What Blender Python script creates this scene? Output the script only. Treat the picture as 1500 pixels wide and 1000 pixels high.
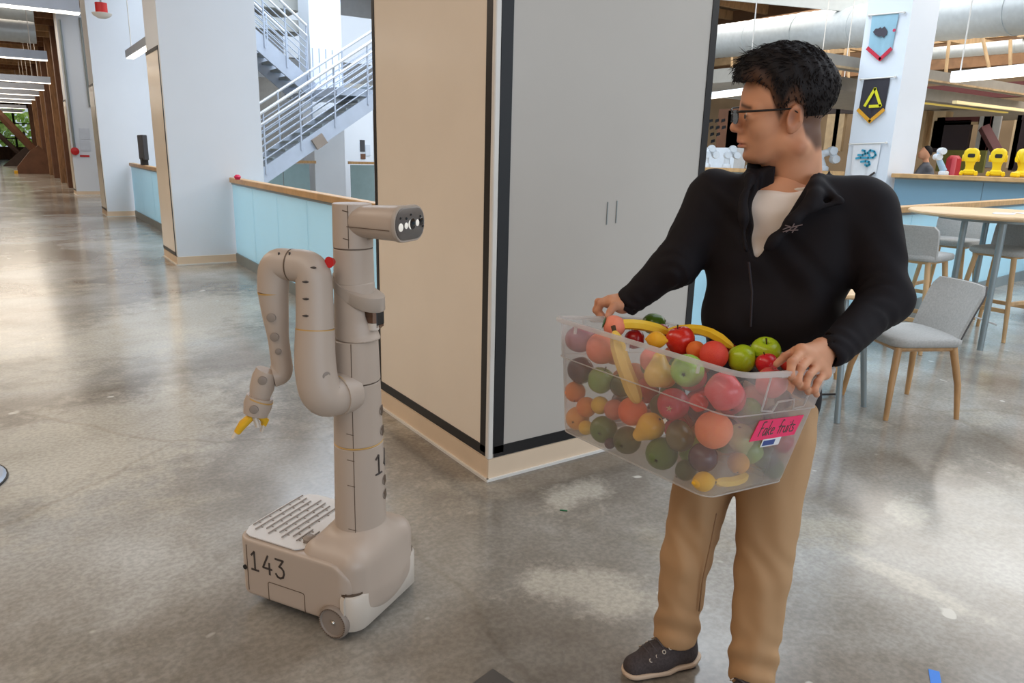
import bpy, bmesh, math, random
import numpy as np
from mathutils import Matrix, Vector
for o in list(bpy.data.objects): bpy.data.objects.remove(o)
S = bpy.context.scene; COL = S.collection
random.seed(7); RNG = np.random.default_rng(7)
# ------------------------------------------------------------------ camera
CAM_R = Vector((0.82688086, -0.56178843, 0.02572565))
CAM_U = Vector((0.11953908, 0.22027721, 0.96808489))
CAM_W = Vector((0.54952567, 0.79741564, -0.24929868))
cam = bpy.data.objects.new('camera', bpy.data.cameras.new('camera')); COL.objects.link(cam)
m = Matrix.Identity(4)
for i in range(3): m[i][0], m[i][1], m[i][2] = CAM_R[i], CAM_U[i], -CAM_W[i]
m[2][3] = 1.4
cam.matrix_world = m
cam.data.sensor_width = 36; cam.data.lens = 1071.05 / 1500 * 36; cam.data.clip_end = 300
S.camera = cam
# ------------------------------------------------------------------ world, lights, exposure
S.view_settings.view_transform = 'Standard'; S.view_settings.look = 'None'
S.view_settings.exposure = 0.0; S.view_settings.gamma = 1; S.view_settings.use_curve_mapping = False
wd = bpy.data.worlds.new('sky'); S.world = wd; wd.use_nodes = True
bg = wd.node_tree.nodes['Background']; bg.inputs[0].default_value = (0.74, 0.87, 1.0, 1); bg.inputs[1].default_value = 0.80
def area(name, loc, size, energy, col, rot=(0, 0, 0)):
    l = bpy.data.lights.new(name, 'AREA'); l.shape = 'RECTANGLE'; l.size, l.size_y = size; l.energy = energy; l.color = col
    o = bpy.data.objects.new(name, l); COL.objects.link(o); o.location = loc; o.rotation_euler = rot; return o
area('atrium_skylight', (6.6, 12.0, 7.3), (8, 12), 1500, (0.78, 0.89, 1.0))
area('east_skylight', (8.0, -0.6, 6.4), (11, 9), 620, (0.76, 0.88, 1.0))
area('hall_ceiling_light', (-2.6, 0.6, 4.7), (2.4, 7), 150, (1.0, 0.87, 0.74))
area('hall_ceiling_light_far', (-2.2, 9.0, 4.7), (2.0, 8), 240, (1.0, 0.88, 0.74))
area('south_fill_light', (1.0, -8.6, 2.9), (11, 3.4), 430, (0.74, 0.87, 1.0), (math.radians(78), 0, 0))  # added fill from behind the camera for the man's front; no window there
area('corridor_fill_light', (-1.0, 34.0, 4.6), (4.0, 30), 900, (1.0, 0.86, 0.70))  # added warm fill to lift the corridor, besides its hanging linear lights
area('east_hall_fill_light', (17.5, 4.0, 6.1), (10, 24), 2500, (1.0, 0.96, 0.9))  # added fill that brightens the far bays and roof steel
# ------------------------------------------------------------------ helpers
def lin(c):
    c = np.array(c, float) / 255
    return tuple(np.where(c <= .04045, c / 12.92, ((c + .055) / 1.055) ** 2.4)) + (1.0,)
def M(name, c, rough=.5, metal=0, var=.05, scale=6, bump=0, bscale=80, spec=.5, coat=0, rvar=0, **kw):
    mt = bpy.data.materials.new(name); mt.use_nodes = True; nt = mt.node_tree; b = nt.nodes['Principled BSDF']
    col = np.array(lin(c)); L = nt.links
    tc = nt.nodes.new('ShaderNodeTexCoord'); nz = nt.nodes.new('ShaderNodeTexNoise')
    nz.inputs['Scale'].default_value = scale; nz.inputs['Detail'].default_value = 4
    L.new(tc.outputs['Object'], nz.inputs['Vector'])
    r = nt.nodes.new('ShaderNodeValToRGB'); L.new(nz.outputs['Fac'], r.inputs[0])
    a, d = np.clip(col * (1 - var), 0, 1), np.clip(col * (1 + var), 0, 1); a[3] = d[3] = 1
    r.color_ramp.elements[0].color = a; r.color_ramp.elements[1].color = d
    r.color_ramp.elements[0].position = .3; r.color_ramp.elements[1].position = .7
    L.new(r.outputs[0], b.inputs['Base Color'])
    b.inputs['Roughness'].default_value = rough; b.inputs['Metallic'].default_value = metal
    b.inputs['Specular IOR Level'].default_value = spec; b.inputs['Coat Weight'].default_value = coat
    if rvar:
        mr = nt.nodes.new('ShaderNodeMapRange'); L.new(nz.outputs['Fac'], mr.inputs[0])
        mr.inputs[1].default_value, mr.inputs[2].default_value = .3, .7
        mr.inputs[3].default_value, mr.inputs[4].default_value = rough - rvar, rough + rvar
        L.new(mr.outputs[0], b.inputs['Roughness'])
    if bump:
        n2 = nt.nodes.new('ShaderNodeTexNoise'); n2.inputs['Scale'].default_value = bscale; n2.inputs['Detail'].default_value = 3
        L.new(tc.outputs['Object'], n2.inputs['Vector'])
        bp = nt.nodes.new('ShaderNodeBump'); bp.inputs['Strength'].default_value = bump; bp.inputs['Distance'].default_value = .002
        L.new(n2.outputs['Fac'], bp.inputs['Height']); L.new(bp.outputs[0], b.inputs['Normal'])
    for k, v in kw.items(): b.inputs[k.replace('_', ' ')].default_value = v
    return mt
def EM(name, c, s):
    mt = bpy.data.materials.new(name); mt.use_nodes = True; b = mt.node_tree.nodes['Principled BSDF']
    b.inputs['Base Color'].default_value = lin(c); b.inputs['Emission Color'].default_value = lin(c); b.inputs['Emission Strength'].default_value = s
    return mt
def wood(name, c, dark=.75, scale=14, rough=.45):
    mt = M(name, c, rough); nt = mt.node_tree; L = nt.links; b = nt.nodes['Principled BSDF']
    tc = [n for n in nt.nodes if n.type == 'TEX_COORD'][0]
    mp = nt.nodes.new('ShaderNodeMapping'); mp.inputs['Scale'].default_value = (scale, scale * .25, scale * .25)
    nz = nt.nodes.new('ShaderNodeTexNoise'); nz.inputs['Scale'].default_value = 3; nz.inputs['Detail'].default_value = 6; nz.inputs['Distortion'].default_value = .6
    r = nt.nodes.new('ShaderNodeValToRGB'); col = np.array(lin(c)); d = col * dark; d[3] = 1
    r.color_ramp.elements[0].color = d; r.color_ramp.elements[1].color = col; r.color_ramp.elements[0].position = .35; r.color_ramp.elements[1].position = .6
    L.new(tc.outputs['Object'], mp.inputs[0]); L.new(mp.outputs[0], nz.inputs['Vector']); L.new(nz.outputs['Fac'], r.inputs[0]); L.new(r.outputs[0], b.inputs['Base Color'])
    return mt
class G:
    """collects geometry for one mesh object"""
    def __init__(s): s.v = []; s.f = []
    def add(s, v, f):
        o = len(s.v); s.v += [tuple(p) for p in v]; s.f += [tuple(i + o for i in q) for q in f]; return s
    def box(s, c, d, R=None, bev=0.0):
        """box centred c, size d, chamfered by bev, optionally rotated by 3x3 R"""
        x, y, z = d[0] / 2, d[1] / 2, d[2] / 2
        if bev <= 0:
            v = [(a * x, b * y, e * z) for a in (-1, 1) for b in (-1, 1) for e in (-1, 1)]
            f = [(0, 1, 3, 2), (4, 6, 7, 5), (0, 4, 5, 1), (2, 3, 7, 6), (0, 2, 6, 4), (1, 5, 7, 3)]
        else:
            e = min(bev, x * .98, y * .98, z * .98)
            def ring(ix, iy, zz, c_):
                return [(ix, iy - c_, zz), (ix - c_, iy, zz), (-ix + c_, iy, zz), (-ix, iy - c_, zz), (-ix, -iy + c_, zz), (-ix + c_, -iy, zz), (ix - c_, -iy, zz), (ix, -iy + c_, zz)]
            v = ring(x - e, y - e, -z, e * .4) + ring(x, y, -z + e, e) + ring(x, y, z - e, e) + ring(x - e, y - e, z, e * .4)
            f = [tuple(range(7, -1, -1)), tuple(range(24, 32))]
            for k in range(3):
                for i in range(8): j = (i + 1) % 8; f.append((k * 8 + i, k * 8 + j, k * 8 + 8 + j, k * 8 + 8 + i))
        if R is not None: v = [tuple(R @ Vector(p)) for p in v]
        return s.add([(p[0] + c[0], p[1] + c[1], p[2] + c[2]) for p in v], f)
    def loft(s, rings, cap=True, closed=True):
        n = len(rings[0]); v = [p for r in rings for p in r]; f = []
        for k in range(len(rings) - 1):
            for i in range(n if closed else n - 1):
                j = (i + 1) % n; f.append((k * n + i, k * n + j, k * n + n + j, k * n + n + i))
        if cap: f.append(tuple(range(n - 1, -1, -1))); f.append(tuple((len(rings) - 1) * n + i for i in range(n)))
        return s.add(v, f)
    def tube(s, pts, r, n=12, cap=True, flat=1.0):
        pts = [Vector(p) for p in pts]; r = r if hasattr(r, '__len__') else [r] * len(pts)
        rings = []; up = None
        for i, p in enumerate(pts):
            t = (pts[min(i + 1, len(pts) - 1)] - pts[max(i - 1, 0)]).normalized()
            if up is None:
                up = Vector((0, 0, 1)) if abs(t.z) < .9 else Vector((1, 0, 0))
            up = (up - t * up.dot(t)).normalized(); sd = t.cross(up)
            rings.append([p + (up * math.cos(a) * flat + sd * math.sin(a)) * r[i] for a in [2 * math.pi * k / n for k in range(n)]])
        return s.loft(rings, cap)
    def lathe(s, prof, n=24, T=None, cap=True):
        T = T or Matrix.Identity(4)
        return s.loft([[T @ Vector((r * math.cos(a), r * math.sin(a), z)) for a in [2 * math.pi * k / n for k in range(n)]] for r, z in prof], cap)
    def prism(s, poly, T, d):
        """polygon in local xy extruded by d along local z, placed by 4x4 T"""
        n = len(poly); v = [T @ Vector((x, y, 0)) for x, y in poly] + [T @ Vector((x, y, d)) for x, y in poly]
        return s.add(v, [tuple(range(n - 1, -1, -1)), tuple(range(n, 2 * n))] + [(i, (i + 1) % n, n + (i + 1) % n, n + i) for i in range(n)])
def ob(name, g, mat, parent=None, sharp=38, W=None, **pr):
    """link a G (or (v,f)) as one mesh object; W: 4x4 of the root, when the vertices are in world space"""
    v, f = (g.v, g.f) if isinstance(g, G) else g
    me = bpy.data.meshes.new(name)
    if W is not None:
        A = np.array(W.inverted()); v = np.asarray(v, float) @ A[:3, :3].T + A[:3, 3]
    me.from_pydata([tuple(p) for p in v] if not isinstance(v, np.ndarray) else v.tolist(), [], [tuple(q) for q in f] if not isinstance(f, np.ndarray) else f.tolist())
    bm = bmesh.new(); bm.from_mesh(me); bmesh.ops.recalc_face_normals(bm, faces=bm.faces); bm.to_mesh(me); bm.free()
    me.shade_smooth()
    if sharp < 180: me.set_sharp_from_angle(angle=math.radians(sharp))
    if mat is not None: me.materials.append(mat)
    o = bpy.data.objects.new(name, me); COL.objects.link(o)
    if parent: o.parent = parent
    for k, x in pr.items(): o[k] = x
    return o
def root(name, label, cat, loc=(0, 0, 0), rz=0, group=None):
    o = bpy.data.objects.new(name, None); COL.objects.link(o); o.empty_display_size = .1
    o.location = loc; o.rotation_euler = (0, 0, rz); o['label'] = label; o['category'] = cat
    if group: o['group'] = group
    return o
def WM(o): return Matrix.Translation(o.location) @ o.rotation_euler.to_matrix().to_4x4()
def tag(o, label, cat, group=None):
    o['label'] = label; o['category'] = cat
    if group: o['group'] = group
    return o
def dup(o, loc=None, rz=None, label=None, parent=None):
    c = o.copy(); COL.objects.link(c)
    if parent: c.parent = parent
    if loc is not None: c.location = loc
    if rz is not None: c.rotation_euler = (0, 0, rz)
    if label: c['label'] = label
    for ch in list(o.children): dup(ch, parent=c)
    return c
def st(name, g, mat, sharp=38, parent=None):
    o = ob(name, g, mat, parent, sharp)
    if not parent: o['kind'] = 'structure'
    return o
def Rz(a): return Matrix.Rotation(a, 3, 'Z')
def frame(o, x, y=None, z=None):
    """4x4 with columns x,y,z and origin o"""
    x = Vector(x).normalized(); z = Vector(z).normalized(); y = z.cross(x).normalized(); x = y.cross(z)
    T = Matrix.Identity(4)
    for i in range(3): T[i][0], T[i][1], T[i][2], T[i][3] = x[i], y[i], z[i], o[i]
    return T
def stroke(g, pts, w, T, d=.001):
    """a drawn pen stroke: thin raised ribbon with round joints along 2-D points in frame T"""
    for (x0, y0), (x1, y1) in zip(pts[:-1], pts[1:]):
        L = math.hypot(x1 - x0, y1 - y0) or 1e-6; ux, uy = (x1 - x0) / L * w / 2, (y1 - y0) / L * w / 2
        g.prism([(x0 - ux * .5 + uy, y0 - uy * .5 - ux), (x1 + ux * .5 + uy, y1 + uy * .5 - ux), (x1 + ux * .5 - uy, y1 + uy * .5 + ux), (x0 - ux * .5 - uy, y0 - uy * .5 + ux)], T, d)
def rrect(w, h, r, n=5):
    out = []
    for cx, cy, a0 in ((w / 2 - r, h / 2 - r, 0), (-w / 2 + r, h / 2 - r, 90), (-w / 2 + r, -h / 2 + r, 180), (w / 2 - r, -h / 2 + r, 270)):
        for k in range(n + 1):
            a = math.radians(a0 + 90 * k / n); out.append((cx + r * math.cos(a), cy + r * math.sin(a)))
    return out
class SDF:
    """signed distance grid: blend capsules, ellipsoids and boxes, then skin it with surface nets"""
    def __init__(s, lo, hi, h):
        s.lo = np.array(lo, float); s.h = h; s.n = np.ceil((np.array(hi) - s.lo) / h).astype(int) + 1
        s.f = np.full(s.n, .05, np.float32)
    def _loc(s, lo, hi):
        a = np.clip(((np.array(lo) - s.lo) / s.h).astype(int), 0, s.n - 1); b = np.clip(np.ceil((np.array(hi) - s.lo) / s.h).astype(int) + 1, 1, s.n)
        b = np.maximum(b, a + 1)
        sl = tuple(slice(i, j) for i, j in zip(a, b))
        ax = [s.lo[k] + s.h * np.arange(a[k], b[k]) for k in range(3)]
        return sl, np.meshgrid(*ax, indexing='ij')
    def _mix(s, sl, d, k, op):
        f = s.f[sl]; d = d.astype(np.float32)
        if op == 'sub':
            d = -d; hh = np.clip(.5 - .5 * (d - f) / k, 0, 1); s.f[sl] = f * hh + d * (1 - hh) + k * hh * (1 - hh) if k > 0 else np.maximum(f, d)
        else:
            hh = np.clip(.5 + .5 * (d - f) / k, 0, 1); s.f[sl] = d * (1 - hh) + f * hh - k * hh * (1 - hh)
    def cap(s, a, b, ra, rb=None, k=.01, op='add', flat=None):
        """tapered capsule; flat=(axis vector, factor) squashes it along that axis"""
        rb = ra if rb is None else rb; a, b = np.array(a, float), np.array(b, float); pad = max(ra, rb) * (1.6 if flat else 1) + k + 3 * s.h + .012
        sl, (X, Y, Z) = s._loc(np.minimum(a, b) - pad, np.maximum(a, b) + pad)
        P = np.stack([X - a[0], Y - a[1], Z - a[2]], -1); ab = b - a
        if flat:
            n, q = np.array(flat[0], float), flat[1]; n /= np.linalg.norm(n)
            P = P + (P @ n)[..., None] * n * (1 / q - 1); ab = ab + (ab @ n) * n * (1 / q - 1)
        t = np.clip(P @ ab / max(ab @ ab, 1e-12), 0, 1); d = np.linalg.norm(P - t[..., None] * ab, axis=-1) - (ra + (rb - ra) * t)
        s._mix(sl, d, k, op); return s
    def ell(s, c, r, R=None, k=.01, op='add'):
        c = np.array(c, float); r = np.array(r, float); pad = r.max() + k + 3 * s.h + .012
        sl, (X, Y, Z) = s._loc(c - pad, c + pad); P = np.stack([X - c[0], Y - c[1], Z - c[2]], -1)
        if R is not None: P = P @ np.array(R)
        q = np.linalg.norm(P / r, axis=-1); g = np.linalg.norm(P / (r * r), axis=-1)
        s._mix(sl, q * (q - 1) / np.maximum(g, 1e-6), k, op); return s
    def rbox(s, c, d, rad, R=None, k=.01, op='add'):
        c = np.array(c, float); d = np.array(d, float) / 2; pad = np.linalg.norm(d) + k + 3 * s.h + .01
        sl, (X, Y, Z) = s._loc(c - pad, c + pad); P = np.stack([X - c[0], Y - c[1], Z - c[2]], -1)
        if R is not None: P = P @ np.array(R)
        q = np.abs(P) - d + rad
        s._mix(sl, np.linalg.norm(np.maximum(q, 0), axis=-1) + np.minimum(q.max(-1), 0) - rad, k, op); return s
    def cut(s, fn, k=.004):
        """keep only where fn(X,Y,Z) < 0"""
        sl, g = s._loc(s.lo, s.lo + s.h * s.n); d = fn(*g).astype(np.float32)
        hh = np.clip(.5 - .5 * (d - s.f) / k, 0, 1); s.f = s.f * hh + d * (1 - hh) + k * hh * (1 - hh); return s
    def disp(s, fn):
        sl, g = s._loc(s.lo, s.lo + s.h * s.n); s.f += fn(*g).astype(np.float32); return s
    def mesh(s):
        f = s.f.copy(); f[0] = f[-1] = .01; f[:, 0] = f[:, -1] = .01; f[:, :, 0] = f[:, :, -1] = .01
        I = f < 0; n = np.array(f.shape) - 1
        cnt = np.zeros(n, np.int8); corners = [(i, j, k) for i in (0, 1) for j in (0, 1) for k in (0, 1)]
        for i, j, k in corners: cnt += I[i:i + n[0], j:j + n[1], k:k + n[2]]
        act = np.argwhere((cnt > 0) & (cnt < 8)); idx = np.full(n, -1, np.int32); idx[tuple(act.T)] = np.arange(len(act))
        acc = np.zeros((len(act), 3)); c = np.zeros(len(act))
        for ax in range(3):
            for p in (0, 1):
                for q in (0, 1):
                    o = [0, 0, 0]; o[(ax + 1) % 3] = p; o[(ax + 2) % 3] = q; o2 = list(o); o2[ax] = 1
                    fa = f[tuple((act + o).T)]; fb = f[tuple((act + o2).T)]; cr = (fa < 0) != (fb < 0)
                    t = np.where(cr, fa / np.where(cr, fa - fb, 1), 0); pt = np.tile(np.array(o, float), (len(act), 1)); pt[:, ax] += t
                    acc += pt * cr[:, None]; c += cr
        V = s.lo + s.h * (act + acc / np.maximum(c, 1)[:, None]); F = []
        for ax in range(3):
            sl0 = [slice(None)] * 3; sl1 = [slice(None)] * 3; sl0[ax] = slice(0, -1); sl1[ax] = slice(1, None)
            e = np.argwhere(I[tuple(sl0)] != I[tuple(sl1)]); u, v = (ax + 1) % 3, (ax + 2) % 3
            e = e[(e[:, u] > 0) & (e[:, v] > 0)]
            def at(du, dv): g = e.copy(); g[:, u] -= du; g[:, v] -= dv; return idx[tuple(g.T)]
            q = np.stack([at(1, 1), at(0, 1), at(0, 0), at(1, 0)], -1); flip = ~I[tuple(e.T)]; q[flip] = q[flip][:, ::-1]; F.append(q)
        F = np.concatenate(F); F = F[(F >= 0).all(1)]
        for _ in range(2):                                             # light smoothing
            A = np.zeros_like(V); w = np.zeros(len(V))
            for i in range(4):
                a_, b_ = F[:, i], F[:, (i + 1) % 4]
                for ax in range(3): A[:, ax] += np.bincount(a_, V[b_, ax], len(V)) + np.bincount(b_, V[a_, ax], len(V))
                w += np.bincount(a_, minlength=len(V)) + np.bincount(b_, minlength=len(V))
            V = V * .5 + .5 * A / np.maximum(w, 1)[:, None]
        return V, F
# ================================================================== materials
white_paint = M('white_paint', (224, 231, 240), .5, var=.012, scale=2)
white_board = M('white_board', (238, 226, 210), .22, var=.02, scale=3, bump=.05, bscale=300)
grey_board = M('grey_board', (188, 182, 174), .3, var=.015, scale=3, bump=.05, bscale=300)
black_tape = M('black_tape', (22, 21, 23), .4)
cream_trim = M('cream_trim', (226, 203, 176), .45, var=.03)
white_metal = M('white_metal', (225, 222, 216), .35)
oak = wood('oak', (206, 164, 112), .8, 10)
pale_oak = wood('pale_oak', (226, 190, 146), .86, 6)
grey_metal = M('grey_metal', (140, 150, 152), .4, .3)
light_metal = M('light_metal', (176, 186, 202), .4, .2)
brown_steel = M('brown_steel', (104, 70, 50), .6, var=.2, scale=3)
dark_steel = M('dark_steel', (58, 44, 38), .6, var=.15)
timber = wood('timber', (150, 112, 78), .6, 4, .6)
pale_timber = wood('pale_timber', (198, 168, 128), .7, 3, .6)
concrete_wall = M('concrete_wall', (176, 176, 172), .7, var=.08, scale=2)
galv = M('galvanised', (196, 203, 206), .42, .25, var=.06, scale=10, rvar=.06)
lamp_glow = EM('lamp_glow', (255, 246, 228), 4)
def frosted(name, c, rough=.22, tr=.55):
    mt = M(name, c, rough, var=.02, scale=2, spec=.6, coat=.3); n = mt.node_tree; t = n.nodes.new('ShaderNodeBsdfTranslucent'); t.inputs[0].default_value = lin(c); x = n.nodes.new('ShaderNodeMixShader'); x.inputs[0].default_value = tr
    n.links.new(n.nodes['Principled BSDF'].outputs[0], x.inputs[1]); n.links.new(t.outputs[0], x.inputs[2]); n.links.new(x.outputs[0], n.nodes['Material Output'].inputs[0]); return mt
blue_glass = frosted('pale_blue_backpainted_glass', (216, 243, 252))
blue_glass_far = frosted('blue_backpainted_glass', (150, 188, 210), .22, .3)
# polished concrete
fl = M('polished_concrete', (150, 150, 148), .2); nt = fl.node_tree; L = nt.links; b = nt.nodes['Principled BSDF']
tc = [n for n in nt.nodes if n.type == 'TEX_COORD'][0]
def nz(scale, det, dist=0, rough=.55):
    n = nt.nodes.new('ShaderNodeTexNoise'); n.inputs['Scale'].default_value = scale; n.inputs['Detail'].default_value = det
    n.inputs['Distortion'].default_value = dist; n.inputs['Roughness'].default_value = rough
    L.new(tc.outputs['Object'], n.inputs['Vector']); return n.outputs['Fac']
def ramp(src, stops):
    r = nt.nodes.new('ShaderNodeValToRGB'); L.new(src, r.inputs[0]); e = r.color_ramp.elements
    while len(e) < len(stops): e.new(.5)
    for k, (p, c) in enumerate(stops): e[k].position = p; e[k].color = c if len(c) == 4 else lin(c)
    return r.outputs[0]
def mixc(fac, a, c, mode='MIX'):
    n = nt.nodes.new('ShaderNodeMix'); n.data_type = 'RGBA'; n.blend_type = mode
    for s_, v in ((n.inputs[0], fac), (n.inputs[6], a), (n.inputs[7], c)):
        if hasattr(v, 'links'): L.new(v, s_)
        else: s_.default_value = v
    return n.outputs[2]
W1 = (1, 1, 1, 1); B0 = (0, 0, 0, 1)
base = ramp(nz(.5, 7, .25, .6), [(.34, (112, 102, 90)), (.45, (144, 137, 127)), (.54, (170, 167, 160)), (.66, (192, 192, 188))])
sand = ramp(nz(.95, 10, .15, .72), [(.54, B0), (.63, (.75, .75, .75, 1))])
c1 = mixc(sand, base, lin((188, 182, 168)))
def patch(spots, lo, hi):
    """stains and wear on the slab, some with painted shade or daylight: soft ellipses (x, y, angle, half length, half width) broken up by noise"""
    tot = None
    for x, y, a, p, q in spots:
        mp = nt.nodes.new('ShaderNodeMapping'); mp.vector_type = 'TEXTURE'; mp.inputs['Location'].default_value = (x, y, 0); mp.inputs['Rotation'].default_value = (0, 0, a); mp.inputs['Scale'].default_value = (p, q, 1)
        gt = nt.nodes.new('ShaderNodeTexGradient'); gt.gradient_type = 'SPHERICAL'; L.new(tc.outputs['Object'], mp.inputs[0]); L.new(mp.outputs[0], gt.inputs[0])
        if tot is None: tot = gt.outputs['Fac']
        else:
            mx = nt.nodes.new('ShaderNodeMath'); mx.operation = 'MAXIMUM'; L.new(tot, mx.inputs[0]); L.new(gt.outputs['Fac'], mx.inputs[1]); tot = mx.outputs[0]
    ad = nt.nodes.new('ShaderNodeMath'); ad.operation = 'MULTIPLY_ADD'; L.new(nz(5.5, 10, .1, .75), ad.inputs[0]); ad.inputs[1].default_value = 1.0
    hf = nt.nodes.new('ShaderNodeMath'); hf.operation = 'MULTIPLY'; hf.inputs[1].default_value = .5; L.new(tot, hf.inputs[0]); L.new(hf.outputs[0], ad.inputs[2])
    return ramp(ad.outputs[0], [(lo, B0), (hi, (.62, .62, .62, 1))])
c1 = mixc(patch([(1.201, 2.211, 0.300, 1.500, 1.000), (1.362, 1.734, -0.500, 1.300, 0.900), (1.065, 1.469, 0.000, 1.100, 0.800), (0.393, 1.894, 0.200, 0.900, 0.600)], .56, .86), c1, mixc(1.0, c1, (.60, .555, .50, 1), 'MULTIPLY'))  # brown stains, with the clad column's shade painted into the floor colour
c1 = mixc(patch([(2.425, 1.065, -1.583, 0.447, 0.085), (1.461, 1.602, -0.900, 0.340, 0.200), (1.891, 2.198, 0.200, 0.300, 0.140), (2.942, 1.341, 0.400, 0.280, 0.120), (0.190, 3.823, 0.600, 1.500, 0.900), (0.997, 6.372, 0.900, 2.200, 1.000)], .60, .80), c1, lin((204, 198, 184)))  # pale worn spots; the big left ones also paint in daylight brightness
speck = ramp(nz(55, 3), [(.38, (.86, .86, .86, 1)), (.62, (1.08, 1.08, 1.08, 1))])
c2 = mixc(1.0, c1, speck, 'MULTIPLY')
chips = ramp(nz(7, 2, 0, .4), [(.735, B0), (.76, W1)])
c3 = mixc(chips, c2, lin((205, 202, 192)))
blot = ramp(nz(2.6, 5, .5), [(.30, (.84, .825, .80, 1)), (.5, (1, 1, 1, 1))])
c4 = mixc(1.0, c3, blot, 'MULTIPLY')
vo = nt.nodes.new('ShaderNodeTexVoronoi'); vo.feature = 'DISTANCE_TO_EDGE'; vo.inputs['Scale'].default_value = .23
wv = nt.nodes.new('ShaderNodeMix'); wv.data_type = 'RGBA'; wv.inputs[0].default_value = .12
nf = nt.nodes.new('ShaderNodeTexNoise'); nf.inputs['Scale'].default_value = 3; L.new(tc.outputs['Object'], nf.inputs['Vector'])
L.new(tc.outputs['Object'], wv.inputs[6]); L.new(nf.outputs['Color'], wv.inputs[7]); L.new(wv.outputs[2], vo.inputs['Vector'])
crack = ramp(vo.outputs['Distance'], [(.0, (.86, .84, .81, 1)), (.0022, W1)])
c5 = mixc(1.0, c4, crack, 'MULTIPLY')
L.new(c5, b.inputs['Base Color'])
rr = ramp(nz(1.4, 5), [(.3, (.14, .14, .14, 1)), (.7, (.20, .20, .20, 1))]); L.new(rr, b.inputs['Roughness'])
b.inputs['Specular IOR Level'].default_value = .6
# ================================================================== the shell
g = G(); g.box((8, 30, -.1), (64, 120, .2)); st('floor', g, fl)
brown_wall = wood('brown_wall', (128, 96, 68), .7, 2, .6)
g = G(); g.box((-6.1, 20, 3), (.2, 110, 7)); st('wall_left', g, M('warm_wall', (176, 148, 118), .7))
g = G(); g.box((-1.8, 26, 5.1), (8.6, 92, .2)); st('ceiling', g, timber)
g = G(); g.box((20, 12, 8.1), (35, 64, .2)); st('ceiling_east', g, timber)
g = G(); g.box((13.5, 24.1, 3.9), (22, .2, 8.2)); st('wall_back', g, M('grey_render', (186, 192, 198), .7, var=.04))
g = G(); g.box((2.7, 47, 3), (.2, 46, 6)); st('wall_corridor', g, brown_wall)
g = G(); g.box((24.6, 5, 3.9), (.2, 38, 8.2)); st('wall_right', g, M('back_wall_tan', (172, 146, 112), .7, var=.12, scale=.6))
# ---------------------------------------------------------------- columns
BAY = 6.9; X0 = 1.614; Y0 = 2.499
def column(k, x, y, wx, wy, h, board_top, label_n):
    g = G(); g.box((x + wx / 2, y + wy / 2, h / 2), (wx, wy, h)); c = st('column', g, white_paint)
    g = G()                                                        # low base trim with a lighter shoe strip
    for cx, cy, dx, dy in ((x + wx / 2, y - .006, wx + .024, .012), (x - .006, y + wy / 2, .012, wy), (x + wx + .006, y + wy / 2, .012, wy)):
        g.box((cx, cy, .05), (dx, dy, .1))
    ob('base_trim', g, cream_trim, c)
    g = G(); g.box((x + wx / 2, y - .014, .007), (wx + .05, .02, .014)); g.box((x - .014, y + wy / 2, .007), (.02, wy + .03, .014)); ob('floor_strip', g, white_metal, c)
    ob('whiteboard', G().box((x - .006, y + wy / 2, .11 + (board_top - .11) / 2), (.012, wy - .01, board_top - .11)), white_board, c)
    ob('tape_strip', G().box((x - .0135, y + .022, .11 + (board_top - .11) / 2), (.004, .04, board_top - .11)), black_tape, c)
    ob('tape_strip', G().box((x - .0135, y + wy / 2, .13), (.004, wy - .012, .04)), black_tape, c)
    ob('tape_strip', G().box((x - .0135, y + wy / 2, board_top - .02), (.004, wy - .012, .04)), black_tape, c)
    return c
c1_ = column(1, X0, 9.40, 1.067, .85, 5, 2.46, 1)
c2_ = column(2, X0, 16.3, 1.067, .85, 5, 2.46, 2)
c3_ = column(3, X0, 23.2, 1.067, .85, 5, 2.46, 3)
# ---------------------------------------------------------------- the big column clad in taped boards
x, y, wx, wy = X0, Y0, 1.222, 1.15
blk = st('column', G().box((x + wx / 2, y + wy / 2, 2.5), (wx - .03, wy - .03, 5)), white_paint)
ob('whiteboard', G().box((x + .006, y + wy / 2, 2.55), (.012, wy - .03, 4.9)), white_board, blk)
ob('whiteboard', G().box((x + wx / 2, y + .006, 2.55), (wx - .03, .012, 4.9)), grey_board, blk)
g = G().box((x + .004, y + .004, 2.55), (.026, .026, 4.9), bev=.004); ob('corner_strip', g, white_metal, blk)
for c, d in (((x - .001, y + .042, 2.56), (.006, .048, 4.88)), ((x - .001, y + wy / 2, .128), (.006, wy - .05, .046)), ((x - .001, y + wy - .02, 2.56), (.006, .026, 4.88)),
             ((x + .048, y - .001, 2.56), (.054, .006, 4.88)), ((x + wx / 2, y - .001, .128), (wx - .05, .006, .05)), ((x + wx - .024, y - .001, 2.56), (.042, .006, 4.88))):
    ob('tape_strip', G().box(c, d), black_tape, blk)
g = G(); g.box((x + wx / 2, y - .002, .05), (wx + .012, .014, .1)); g.box((x - .002, y + wy / 2, .05), (.014, wy + .01, .1)); ob('base_trim', g, cream_trim, blk)
g = G(); g.box((x + wx / 2, y - .012, .006), (wx + .034, .014, .012)); g.box((x - .012, y + wy / 2, .006), (.014, wy + .03, .012)); ob('floor_strip', g, white_metal, blk)
g = G()
for a, b_ in ((2.22, 1.15), (2.275, 1.155)): g.box((a, y - .0015, b_), (.004, .004, .1))
ob('scuff_mark', g, grey_metal, blk)
# ---------------------------------------------------------------- far pillar with pennants
px_, py_, pwx, pwy = 10.95, 6.12, .745, .68
pil = st('column', G().box((px_ + pwx / 2, py_ + pwy / 2, 4), (pwx, pwy, 8)), white_paint)
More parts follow.
